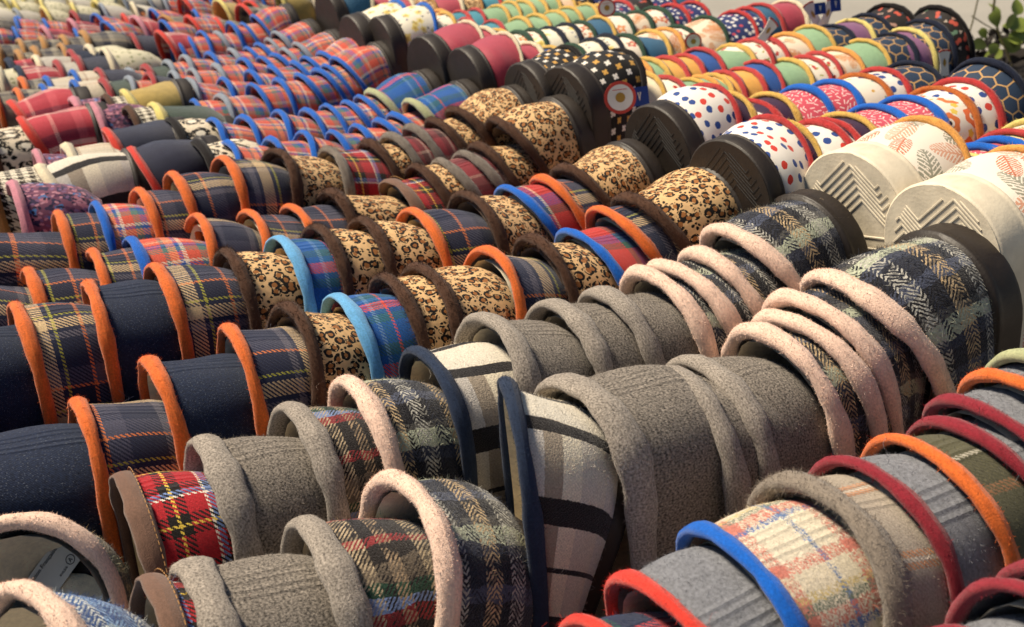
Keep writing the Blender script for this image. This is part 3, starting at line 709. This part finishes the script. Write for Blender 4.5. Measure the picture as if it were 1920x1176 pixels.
# ---------------------------------------------------------------- the rows (fabric, trim, photo pixel of the top of the opening)
toe_row(-2.0, "maroon corner", "slate maroon 1790 1190; slate maroon 1885 1098; slate maroon 1960 1055", None)
toe_row(-1.04, "corner wool", "dktartan scarlet 1095 1163; slate scarlet 1185 1083 p=-3; cream blue 1320 996 p=-1; beige greyfur 1493 900; slate maroon 1590 868; green orange 1680 824; slate maroon 1757 790; slate maroon 1800 752; slate orange 1872 702; green mint 1920 668", None)
toe_row(0.1, "first herringbone", "blueherr pink 66 1086 p=34 yaw=22 sx=1 kx=mid; royal bind 285 1083; grey grey 363 1064; multi grey 577 988; herr pink 742 892 p=20 sx=1.05; check navy 923 719 w=0.92 p=20 yaw=-20 sx=0.95 kx=; grey grey 1060 708 p=6 w=0.96; grey grey 1240 696 p=4 w=1.01; grey grey 1300 678; herr pink 1413 618; herr pink 1460 590; herr pink 1490 556; herr pink 1553 519", (1747, 425))
toe_row(1.05, "second herringbone", "herr pink 30 952 p=36 yaw=60 w=0.88 sx=1 kx= tag=1; royal bind 232 897; grey grey 385 829; multi grey 550 768; herr pink 652 715; check navy 780 653; grey grey 910 591; grey grey 1037 569; grey grey 1120 546; herr pink 1209 509; herr pink 1245 493; herr pink 1305 474; herr pink 1360 430", (1500, 362))
toe_row(1.95, "first leopard", "denim orange -75 818; navy orange 143 749; denim orange 277 673; navy orange 425 614; leo brown 537 574; blue sky 632 554; leo brown 722 519; leo brown 790 500; navy orange 907 466; leo brown 993 446; redblue blue 1069 431; navy orange 1130 393; leo brown 1172 368", (1320, 302))
toe_row(2.88, "second leopard", "denim orange -75 610; navy orange 30 572; denim orange 165 531; navy orange 293 500; leo brown 423 470; blue sky 525 446; leo brown 597 427; leo brown 680 411; navy orange 773 393; leo brown 873 361; redblue blue 952 351; navy orange 1012 332; leo brown 1055 313", (1160, 253))
toe_row(4.1, "third leopard", "navy orange -60 520; navy orange 52 504; navy orange 173 469; coral blue 247 449; navy orange 370 404; navy orange 467 394; navy orange 548 385; leo brown 620 359; royal bind 732 334; leo brown 783 312; maroonp greybrown 827 301; maroonp greybrown 870 286; leo brown 895 272; leo brown 930 224", (1033, 175))
toe_row(4.8, "fourth leopard", "navy orange -90 430; navy orange 107 397; coral blue 178 380; navy orange 260 354; navy orange 323 324; navy orange 420 296; leo brown 520 280; royal greybrown 617 277; leo brown 690 266; maroonp greybrown 730 252; maroonp greybrown 769 237; leo brown 812 222; leo brown 850 200", (950, 168))
toe_row(5.45, "first tartan", "coral blue 427 264; coral blue 507 256; coral blue 567 247; coral blue 623 246; coral blue 667 234; coral blue 710 222; coral blue 739 211; blue mint 765 187", (853, 147), True)
toe_row(6.3, "second tartan", "coral blue 397 222; coral blue 457 216; coral blue 520 207; coral blue 573 202; coral blue 613 196; coral blue 647 189; coral blue 675 179; blue mint 694 166", (780, 120), True)
toe_row(7.7, "third tartan", "coral blue 363 187; coral steel 413 176; coral blue 473 157; coral blue 520 146; coral blue 560 139; coral blue 593 127; coral blue 613 122; coral blue 630 108", (700, 73), True)
toe_row(8.35, "fourth tartan", "coral blue 302 159; coral steel 353 146; coral blue 417 146; coral blue 467 132; coral blue 507 122; coral blue 550 114; coral blue 573 106; coral blue 602 95", (670, 68), True)
toe_row(9.06, "fifth tartan", "coral steel 240 142; navyfelt brick 280 137; coral steel 323 134; coral steel 360 129; coral steel 403 119; coral blue 453 109; coral blue 490 106; coral blue 513 99; coral steel 533 91; coral steel 555 81", (613, 50), True)
toe_row(9.97, "sixth tartan", "coral steel 240 128; darkgreen brick 272 121; coral steel 312 112; coral steel 345 104; coral blue 392 97; coral steel 432 92; coral blue 463 88; coral blue 483 81; coral steel 503 72; coral steel 516 60", (570, 32), True)
toe_row(11.1, "seventh tartan", "coral blue 327 73; coral blue 350 67; coral blue 377 58; coral steel 405 58; coral blue 430 42; coral blue 455 43; coral blue 475 28", (527, 8), True)

sole_row(0.22, "first white-soled", "palmw apricot 1905 300; palmw apricot 1990 290; pinkline blue 2040 262", (1745, 335), rub='rubber_w', tread=2, thick=0.026)
sole_row(0.98, "second white-soled", "palmw apricot 1722 261; palmw apricot 1768 288; pinkline blue 1790 291; plilac lemon 1806 287; pinkline blue 1836 272; ppink blue 1872 262; pyellow redth 1900 243; palmo lemon 1950 225", (1570, 272), rub='rubber_w', tread=1, thick=0.026)
sole_row(1.75, "first polka-dot", "polka red 1440 226; ppurple yellow 1469 230; polka red 1530 229; polka red 1549 224; ppurple yellow 1577 212; pinkline blue 1645 197; pinkline blue 1705 181; flower rust 1761 163; polka red 1795 147; honey darknavy 1846 114", (1340, 250), tread=1)
sole_row(2.75, "second polka-dot", "polka red 1324 167; ppurple yellow 1358 171; polka red 1412 187; ppurple yellow 1439 174; pinkline blue 1504 164; pinkline blue 1558 151; flower rust 1611 139; polka red 1650 128; honey darknavy 1707 116", (1213, 187), tread=1)
sole_row(4.14, "first clover", "quatre black 1163 131; pcream yellow 1206 136; cherry redth 1248 144; pgreen yellow 1290 146; palmo apricot 1316 142; pgreen yellow 1335 138; porange redth 1352 132; porange redth 1388 126; pblue redth 1424 116; pgreen yellow 1478 109; cherry redth 1511 106; cherry redth 1534 99; palmo apricot 1571 89; pgreen yellow 1621 76; honey darknavy 1671 62; pmauve lemon 1698 52; honey darknavy 1731 36; darkfl black 1756 12", (1043, 120), True, tread=1)
sole_row(4.65, "second clover", "quatre black 1063 102; pcream yellow 1098 108; cherry redth 1125 112; pgreen yellow 1162 112; palmo apricot 1187 110; pgreen yellow 1217 108; porange redth 1252 105; porange redth 1281 101; pblue redth 1314 89; pgreen yellow 1378 82; cherry redth 1408 73; cherry redth 1434 68; palmo apricot 1481 61; pgreen yellow 1521 49; honey darknavy 1558 46; pmauve lemon 1598 36; honey darknavy 1628 27; darkfl black 1669 7", (970, 110), True, tread=1)
sole_row(5.6, "first raspberry", "pmaroon cream 947 70; pmaroon cream 992 79; pblue yellow 1030 86; redfl dkgreen 1072 84; yelfl darknavy 1108 71; yelfl darknavy 1140 66; redfl dkgreen 1176 64; pdkblue yellow 1222 56; palmo apricot 1246 52; redfl dkgreen 1274 49; palmo dkgreen 1328 32; navydot red 1381 22; navydot red 1404 16; pdkblue redth 1425 6; pmaroon cream 1476 0", (857, 83), True)
sole_row(6.4, "second raspberry", "pmaroon cream 878 42; pmaroon cream 908 50; pblue yellow 934 54; redfl dkgreen 972 57; redfl dkgreen 1000 55; yelfl darknavy 1031 50; yelfl darknavy 1061 43; redfl dkgreen 1090 41; pdkblue yellow 1124 32; redfl dkgreen 1160 26; palmo dkgreen 1194 20; redfl dkgreen 1230 12; navydot red 1262 7; navydot red 1300 4", (783, 63), True)
sole_row(7.75, "first yellow-flowered", "yelfl blue 797 20; redfl yellow 835 24; pteal redth 872 33; pteal redth 926 37; pgreen yellow 975 31; pgreen yellow 1008 26; pgreen yellow 1041 19; pgreen yellow 1065 12; pgreen yellow 1098 6; ppeach yellow 1125 8; navydot red 1165 0; darkfl black 1200 -8; navydot red 1240 -16; pdkblue yellow 1280 -24", (703, 28), True)
sole_row(8.35, "second yellow-flowered", "yelfl blue 745 12; redfl yellow 782 14; redfl apricot 824 17; pteal redth 862 19; pteal redth 892 17; pgreen yellow 931 9; pgreen yellow 958 4; pgreen yellow 982 0; pgreen yellow 1006 -5; pgreen yellow 1030 -10; ppeach yellow 1056 -14; quatre black 1086 -18; navydot red 1120 -24", (647, 22), True)
sole_row(9.6, "petrol blue", "pdkblue cream 680 -12; pmaroon cream 720 -8; pmaroon cream 760 -5; leo tan 800 -6; pmaroon cream 850 -10; leo tan 885 -13; pteal redth 920 -16; pgreen yellow 955 -20; pgreen yellow 985 -24", (600, -22), True)

# the jumble of other slippers on the far low side, each at the level of the tops
G = "mixed slippers at the low end of the rows"
def loose(fab, tr, x, y, label, end=False, sx=1.0, pitch=8, yaw=0, sy=1.0):
    u, v, z = on_tops(x, y); slipper(u, v, z, fab, tr, label, G, False, end, True, pitch, yaw, random.uniform(-3, 3), sx, sy, lining='fleece', kx='' if end else 'steep')
loose('bw', 't_cream', 72, 312, "grey and black wool slipper with cream trim and wide black toe rubber", True, 1.35, 6)
loose('navyfelt', 't_scarlet', 243, 281, "navy felt slipper with scarlet trim behind the orange-trimmed plaid slippers", True, 1.1, 8)
loose('navyfelt', 't_scarlet', 195, 244, "navy felt slipper with scarlet trim between pink shaggy and big-spotted slippers", True, 1.1, 8)
loose('snow', 't_black', 318, 225, "big-spotted cream slipper with black trim beside scarlet-trimmed navy slipper", False, 1.1, 4)
loose('snow', 't_black', 366, 266, "big-spotted cream slipper with black open arch in front of its twin", False, 1.1, 4)
loose('pinkp', 't_scarlet', 36, 222, "pink plaid slipper with white lines and dark toe rubber", True, 1.25, 5)
loose('pinkp', 't_scarlet', 18, 189, "pink plaid slipper half hidden behind a second pink plaid one", True, 1.2, 5)
loose('snow', 't_brown', -30, 238, "big-spotted tan slipper cut by the picture edge under pink plaid", False, 1.3, 5)
loose('hound', 't_tan', -30, 318, "brown and cream checked slipper at the picture edge above dark plaid", False, 1.3, 5)
loose('shaggy', 't_rose', 22, 342, "shaggy purple slipper with rose trim beside the grey and black one", False, 1.2, 8)
loose('shaggy', 't_rose', 172, 196, "shaggy pink slipper with tall rose trim beside scarlet-trimmed navy slipper", False, 1.2, 5)
loose('shaggy', 't_rose', 135, 184, "shaggy multicolour slipper behind the dark toe of a pink plaid one", False, 1.1, 5)
loose('palep', 't_cream', 122, 272, "small cream plaid slipper with cream trim above the grey and black one", False, 1.1, 5)
loose('shaggy', 't_rose', 66, 285, "shaggy rose slipper squeezed between pink plaid and cream plaid ones", False, .9, 5)
loose('hound', 't_brown', 238, 203, "houndstooth slipper with brown plush trim in front of mustard one", False, 1.1, 5)
loose('hound', 't_brown', 196, 181, "houndstooth slipper just behind the shaggy pink and blue ones", False, 1.0, 5)
loose('mustard', 't_lemon', 228, 172, "mustard felt slipper with pale lemon trim beside blue-trimmed tartan", True, 1.0, 5)
loose('darkgreen', 't_lemon', 284, 196, "dark green slipper with lemon trim in front of mustard felt slipper", False, 1.2, 5)
loose('greengr', 't_cream', 194, 94, "cream slipper with green specks standing beside red-trimmed navy ones", False, 1.2, 5)
loose('greengr', 't_cream', 163, 86, "cream green-specked slipper behind a larger one of its kind", False, 1.0, 5)
loose('navyfelt', 't_brick', 182, 131, "navy slipper with brick red trim in front of pale green one", False, 1.0, 5)
loose('darkgreen', 't_brick', 190, 150, "dark green slipper with brick red trim above the mustard one", False, 1.0, 5)
loose('navyfelt', 't_brick', 140, 107, "large navy slipper with brick red trim under the cream specked one", False, 1.1, 5)
loose('denim', 't_brick', 130, 96, "denim slipper with brick red trim behind a large navy one", False, 1.0, 5)
loose('palefelt', 't_brick', 104, 116, "pale grey slipper with brick red trim beside cream one", False, 1.0, 5)
loose('palep', 't_blue', 135, 152, "cream striped slipper with blue trim, front one of a pair", False, 1.1, 5)
loose('palep', 't_blue', 134, 134, "cream striped slipper with blue trim, rear one of a pair", False, 1.1, 5)
loose('palep', 't_blue', 76, 160, "cream and rose striped slipper with blue trim above pink plaid", False, 1.1, 5)
loose('palep', 't_blue', 84, 145, "cream slipper whose small round blue trim peeps out above another", False, 1.0, 5)
loose('pinkp', 't_navy', 32, 127, "pink plaid slipper with navy trim beside cream one", False, 1.2, 5)
loose('pinkp', 't_navy', 14, 111, "pink plaid slipper with navy trim further behind", False, 1.2, 5)
loose('palefelt', 't_cream', 65, 107, "pale grey slipper with tall cream trim beside pink plaid one", False, 1.2, 5)
loose('greengr', 't_cream', -8, 128, "green-specked cream slipper at the picture edge beside navy trim", False, 1.3, 5)
loose('greyp', 't_orange', 38, 146, "grey check slipper with orange trim beside blue round trim", False, 1.1, 5)
loose('greyp', 't_orange', 30, 168, "grey check slipper with orange trim just behind pink plaid", False, 1.1, 5)
loose('greyp', 't_orange', -15, 170, "grey check slipper cut by the edge behind pink plaid", False, 1.1, 5)
loose('greyp', 't_tan', 35, 76, "grey check slipper with tan trim in the blurred rows", False, 1.1, 5)
loose('greyp', 't_tan', 32, 96, "grey check slipper with tan trim beside tall cream trim", False, 1.1, 5)
loose('greyp', 't_tan', 75, 72, "grey check slipper between two tan trims", False, 1.1, 5)
loose('greyp', 't_tan', 62, 90, "grey and navy check slipper with slanting tan trim", False, 1.1, 5)
loose('greyp', 't_tan', 115, 68, "dark check slipper with tan trim behind navy one", False, 1.1, 5)
loose('navyfelt', 't_tan', 113, 85, "navy slipper with tan trim beside brick red trim", False, 1.0, 5)
loose('greyp', 't_tan', 153, 60, "large navy check slipper with long tan trim", False, 1.2, 5)
loose('greyp', 't_tan', -10, 82, "navy check slipper cut by the picture edge among grey checks", False, 1.2, 5)

# ---------------------------------------------------------------- the far blurred rows: one mass
def far_mass():
    parts = []
    for n in np.arange(11.2, 19.5, 0.92):
        u = -0.15 + random.uniform(0, .03)
        while u < 0.50 if n < 12.5 else u < 0.62:
            v = V0 + n * ROW_S; P = MW.T @ np.array([u, v, -.29]); px, py = CX + F * P[0] / -P[2], CY - F * P[1] / -P[2]
            step = random.uniform(.04, .055)
            if -60 < px < 640 and -70 < py < 140 and not (n < 11.9 and 320 < px) and not (py > 66 and px < 250):
                if py < 24 and px < 270: f, t = random.choice([('blackpatch', 't_cream'), ('palefelt', 't_cream'), ('palefelt', 't_steel'), ('greengr', 't_lemon'), ('blackpatch', 't_cream')])
                elif px > 330 and py < 50: f, t = random.choice([('coral', 't_scarlet'), ('coral', 't_scarlet'), ('greyp', 't_scarlet'), ('mustard', 't_lemon'), ('greyp', 't_cream'), ('coral', 't_blue')])
                else: f, t = random.choice([('coral', 't_blue'), ('coral', 't_blue'), ('coral', 't_blue'), ('coral', 't_steel'), ('coral', 't_blue'), ('pinkp', 't_scarlet'), ('navyfelt', 't_brick'), ('pinkp', 't_rose'), ('greyp', 't_tan')])
                ml = Matrix.Translation((u, v, CAM_H - .29 + random.uniform(-.008, .008))) @ Matrix.Rotation(R(random.uniform(-8, 8)), 4, 'Z') @ Matrix.Rotation(R(random.uniform(8, 18)), 4, 'Y')
                parts += [(upper_mesh(f, 'nest', True, 0), ml, f), (trim_mesh(t, 'nest', True, 0, False), ml, t)]
            u += step
    mats = sorted({m for _, _, m in parts}); VV, FF, UU, MI = [], [], [], []; b = 0
    for me, ml, m in parts:
        co = np.array([tuple(v.co) for v in me.vertices]); M4 = np.array(ml); off = rng.uniform(0, .4, 2)
        uvv = np.zeros((len(co), 2)); vi = np.array([l.vertex_index for l in me.loops]); uv = np.array([tuple(d.uv) for d in me.uv_layers[0].data]); uvv[vi] = uv
        VV.append(co @ M4[:3, :3].T + M4[:3, 3]); UU.append(uvv + off)
        for p in me.polygons: FF.append(tuple(b + i for i in p.vertices)); MI.append(mats.index(m))
        b += len(co)
    me = mesh_from("distant_slippers", np.vstack(VV), FF, np.vstack(UU))
    for m in mats: me.materials.append(MATS[m])
    me.polygons.foreach_set("material_index", MI)
    o = bpy.data.objects.new("distant_slippers", me); COL.objects.link(o)
    o['kind'] = 'stuff'; o['label'] = "blurred far rows of assorted slippers merging into one mass"; o['category'] = 'slippers'
far_mass()

# ---------------------------------------------------------------- swing tags
def thing(name, loc, label, cat, group=None, rot=(0, 0, 0)):
    o = bpy.data.objects.new(name, None); COL.objects.link(o); o.location = loc; o.rotation_euler = rot; o.empty_display_size = .02
    o['label'] = label; o['category'] = cat
    if group: o['group'] = group
    return o
def prism(name, poly, y0, y1, mat, parent):
    """flat card: polygon in local x, z with thickness in y"""
    n = len(poly); V = [(a, y0, b) for a, b in poly] + [(a, y1, b) for a, b in poly]
    me = mesh_from(name, V, [tuple(range(n)), tuple(range(n, 2 * n))[::-1]] + [(i, n + i, n + (i + 1) % n, (i + 1) % n) for i in range(n)], None, MATS[mat], False)
    o = bpy.data.objects.new(name, me); COL.objects.link(o); o.parent = parent; return o
def disc(r, m=28, cx=0, cz=0): return [(cx + r * math.cos(2 * math.pi * i / m), cz + r * math.sin(2 * math.pi * i / m)) for i in range(m)]
def at(x, y, n, dv=0.0):
    r = MW @ cam_dir(x, y); P = r * ((V0 + n * ROW_S + dv) / r[1]); return (P[0], P[1], CAM_H + P[2])
def round_tag(x, y, n, r, label, dv=-0.06, rot=(R(-14), 0, R(-24))):
    t = thing("swing_tag", at(x, y, n, dv), label, "swing tag", "round paper swing tags", rot)
    prism("rim", disc(r), 0, .0008, 'tag_red', t); prism("face", disc(r * .8), -.0004, .0002, 'paper', t)
    g = prism("emblem", disc(r * .3, 20), -.0009, .0, 'gold', t)
    for k in range(3): prism("print_line", [(-r * .45, r * (.46 + .0 * k)), (r * .45, r * .46), (r * .45, r * .5), (-r * .45, r * .5)], -.0007, 0, 'tag_red', t) if k == 0 else None
    return t
def flag_tag(x, y, n, w, h, mat, label, dv=-0.06, rot=(R(-14), 0, R(-24)), mark='paper', shape='flag'):
    t = thing("swing_tag", at(x, y, n, dv), label, "swing tag", "small paper flag tags", rot)
    if shape == 'flare': poly = [(-w * .42, -h), (w * .42, -h), (w * .36, 0), (w * .55, h * .9), (w * .3, h), (-w * .3, h), (-w * .55, h * .9), (-w * .36, 0)]
    else: poly = [(-w, -h), (w, -h), (w, h), (-w, h)]
    prism("card", poly, 0, .0008, mat, t)
    if shape == 'flare':
        prism("border", [(-w * .58, h * .9), (-w * .3, h), (w * .3, h), (w * .58, h * .9), (w * .5, h * .78), (w * .26, h * .88), (-w * .26, h * .88), (-w * .5, h * .78)], -.0004, .0002, 'tag_red', t)
        prism("emblem", [(0, -h * .3), (w * .14, -h * .05), (w * .1, h * .2), (0, h * .35), (-w * .1, h * .2), (-w * .14, -h * .05)], -.0006, 0, 'gold', t)
    else:
        prism("emblem", [(-w * .2, h * .45), (-w * .08, h * .45), (0, -h * .1), (w * .08, h * .45), (w * .2, h * .45), (0, -h * .5)], -.0005, 0, mark, t)
    return t
round_tag(1163, 183, 4.14, .0145, "round red-rimmed paper tag with gold crest hanging on the clover-print slipper", -.075)
flag_tag(1199, 181, 4.14, .0085, .0085, 'tag_blue', "small blue square tag beside the round red-rimmed tag", -.072)
round_tag(1138, 15, 6.6, .0105, "round red-rimmed tag among the sage green slippers", -.06)
round_tag(1300, 78, 5.6, .0095, "red-rimmed tag half hidden behind apricot slippers", -.06)
flag_tag(1771, 118, 3.5, .0115, .0135, 'paper', "flared white tag with red edge and gold crest standing between rows", -.02, (R(-8), 0, R(-24)), shape='flare')
flag_tag(1538, 16, 5.1, .0065, .0065, 'tag_blue', "blue square tag hanging before bunched white tags", -.03)
flag_tag(1567, 8, 5.1, .006, .008, 'tag_blue', "upright blue tag at the edge of the bunched tags", -.03)
flag_tag(1552, 25, 5.15, .013, .016, 'paper', "flared white tag with red edge hanging beside raspberry slippers", -.01, (R(-8), R(25), R(-24)), shape='flare')
flag_tag(1525, 28, 5.15, .013, .016, 'paper', "flared white tag tilted the other way in the bunched tags", -.0, (R(-8), R(-25), R(-24)), shape='flare')
flag_tag(1440, 58, 4.9, .013, .015, 'paper', "flared white tag lying over the navy dotted slippers", -.03, (R(-30), R(50), R(-24)), shape='flare')

# ---------------------------------------------------------------- table, pavement and what stands beyond
def box_mesh(name, x0, x1, y0, y1, z0, z1, mat, bev=0.004):
    me = bpy.data.meshes.new(name); import bmesh
    bm = bmesh.new(); bmesh.ops.create_cube(bm, size=1)
    for v in bm.verts: v.co = ((x0 + x1) / 2 + v.co.x * (x1 - x0), (y0 + y1) / 2 + v.co.y * (y1 - y0), (z0 + z1) / 2 + v.co.z * (z1 - z0))
    bmesh.ops.bevel(bm, geom=list(bm.edges), offset=bev, segments=2, affect='EDGES'); bm.to_mesh(me); bm.free(); me.materials.append(mat); return me
wood = B("dark_table_board", 0.7); wood.p = wood.n("ShaderNodeTexCoord").outputs["Object"]
MATS['wood'] = wood.done(wood.vary(lin(0x4A3A2E), .7, 1.2, 30, 4), wood.noise(wood.p, 80, 4), .001)
tb = thing("display_table", (0.3, 1.2, 0), "long dark board table carrying all the slippers", "table")
def tpart(name, *a):
    o = bpy.data.objects.new(name, box_mesh(name, *a)); COL.objects.link(o); o.parent = tb; return o
k = 0
for y in np.arange(-1.1, 2.2, .3): tpart("board", -1.2, .95, y + .002, y + .298, TABLE - .03, TABLE, MATS['wood']); k += 1
for x in (-1.1, .85):
    for y in (-1.0, 2.0): tpart("leg", x - .03, x + .03, y - .03, y + .03, 0, TABLE - .031, MATS['wood'])
pv = B("pale_pavement", .85); pv.p = pv.n("ShaderNodeTexCoord").outputs["Object"]
pav = mesh_from("pavement", [(-60, -60, 0), (60, -60, 0), (60, 60, 0), (-60, 60, 0)], [(0, 1, 2, 3)], None, pv.done(pv.vary(pv.vary(lin(0xA09C94), .9, 1.05, 3, 4), .95, 1.04, 60), pv.noise(pv.p, 120), .002))
po = bpy.data.objects.new("pavement", pav); COL.objects.link(po); po['kind'] = 'structure'

# plant in a dark planter behind the rows at the high end
leafm = B("young_green_leaf", .5, 0, .4); leafm.p = leafm.n("ShaderNodeTexCoord").outputs["Object"]
MATS['leaf'] = leafm.done(leafm.vary(lin(0x8C9A42), .6, 1.3, 25)); leafm.bs.inputs["Subsurface Weight"].default_value = 0
simple('stem', 0x5A5434); simple('soil_dark', 0x2B2622, .9)
def far_at(x, y, d):
    P = MW @ (cam_dir(x, y) * d); return np.array([P[0], P[1], CAM_H + P[2]])
base = far_at(1893, 135, 1.9)
pl = thing("climbing_plant", (base[0], base[1], 0), "slender green leafy plant growing beyond the honeycomb slippers", "plant")
def tube(name, pts, r, mat, parent):
    V, m = [], 6
    for i, p in enumerate(pts):
        t = unit(np.array(pts[min(i + 1, len(pts) - 1)]) - np.array(pts[max(i - 1, 0)])); a = unit(np.cross(t, [.3, .9, .2])); b = np.cross(t, a)
        for j in range(m + 1): q = 2 * math.pi * j / m; V.append(np.array(p) + (a * math.cos(q) + b * math.sin(q)) * r)
    o = bpy.data.objects.new(name, mesh_from(name, V, grid_faces(len(pts), m + 1), None, MATS[mat])); COL.objects.link(o); o.parent = parent; return o
o0 = np.array([base[0], base[1], 0])
def leaf(x, y, d, ln, ang, tilt):
    c = far_at(x, y, d) - o0; ln *= .85; V, n = [], 7
    for i in range(n):
        t = i / (n - 1); w = ln * .36 * math.sin(math.pi * t ** .7) ** .9 if 0 < t < 1 else 0
        for q in (-1, 0, 1): V.append((t * ln, q * w, -.12 * ln * abs(q) * 0 + .18 * ln * abs(q) * (w / ln) - .25 * ln * t * t))
    me = mesh_from("leaf", V, grid_faces(n, 3), None, MATS['leaf'])
    o = bpy.data.objects.new("leaf", me); COL.objects.link(o); o.parent = pl
    o.matrix_local = Matrix.Translation(Vector(c)) @ Matrix(MW.tolist()).to_4x4() @ Matrix.Rotation(R(ang), 4, 'Z') @ Matrix.Rotation(R(tilt), 4, 'X')
stem_pts = [far_at(x, y, d) - o0 for x, y, d in ((1800, 130, 1.85), (1812, 80, 1.87), (1824, 40, 1.88), (1838, -20, 1.9))]
tube("stem", stem_pts, .0013, 'stem', pl)
tube("stem", [far_at(x, y, 1.9) - o0 for x, y in ((1905, 150), (1893, 110), (1872, 60), (1862, 20), (1868, -20))], .0022, 'stem', pl)
tube("stem", [far_at(x, y, 1.9) - o0 for x, y in ((1872, 60), (1845, 45), (1822, 30))], .001, 'stem', pl)
for a in ((1862, 20, 1.88, .034, -75, 30), (1822, 78, 1.87, .034, -20, 20), (1885, 50, 1.9, .04, 40, 30), (1890, 75, 1.9, .044, 15, -20), (1840, 52, 1.88, .024, -70, 30), (1862, 80, 1.9, .03, -85, 10), (1900, 60, 1.92, .05, -10, 40),
          (1905, 30, 1.92, .04, 80, 10), (1880, 95, 1.92, .04, 200, 20), (1915, 90, 1.9, .045, 160, -30), (1875, 30, 1.92, .035, 120, 40), (1930, 50, 1.9, .05, 170, 20)): leaf(*a)
pt = thing("planter", (base[0] + .1, base[1] + .02, 0), "dark rough planter under the leafy plant at the table end", "planter")
prof = [(.10, 0), (.13, .04), (.15, base[2] * .6), (.165, base[2] - .05), (.175, base[2] - .03), (.165, base[2] - .02), (.15, base[2] - .03), (.0, base[2] - .02)]
V = []; m = 20
for r, z in prof:
    for j in range(m + 1):
        q = 2 * math.pi * j / m; k = 1 + .03 * math.sin(5 * q + z * 9); V.append((r * k * math.cos(q), r * k * math.sin(q), z))
pm = bpy.data.objects.new("pot", mesh_from("pot", V, grid_faces(len(prof), m + 1, 0, True), None, MATS['soil_dark'])); COL.objects.link(pm); pm.parent = pt
V = [];
for i in range(260):
    a = rng.uniform(0, 6.28); r = .17 * math.sqrt(rng.random()); c = np.array([r * math.cos(a), r * math.sin(a), base[2] - .01 + rng.uniform(0, .09) * (1 - r / .2)])
    d = unit(rng.normal(0, 1, 3) + [0, 0, .5]) * .022; s_ = unit(np.cross(d, rng.normal(0, 1, 3))) * .007; V += [c - s_, c + d * .5 - s_, c + d, c + d * .5 + s_]
um = bpy.data.objects.new("undergrowth", mesh_from("undergrowth", V, [(4 * i, 4 * i + 1, 4 * i + 2, 4 * i + 3) for i in range(260)], None, MATS['soil_dark'])); COL.objects.link(um); um.parent = pt
um['kind'] = 'stuff'
print("slippers", COUNT)
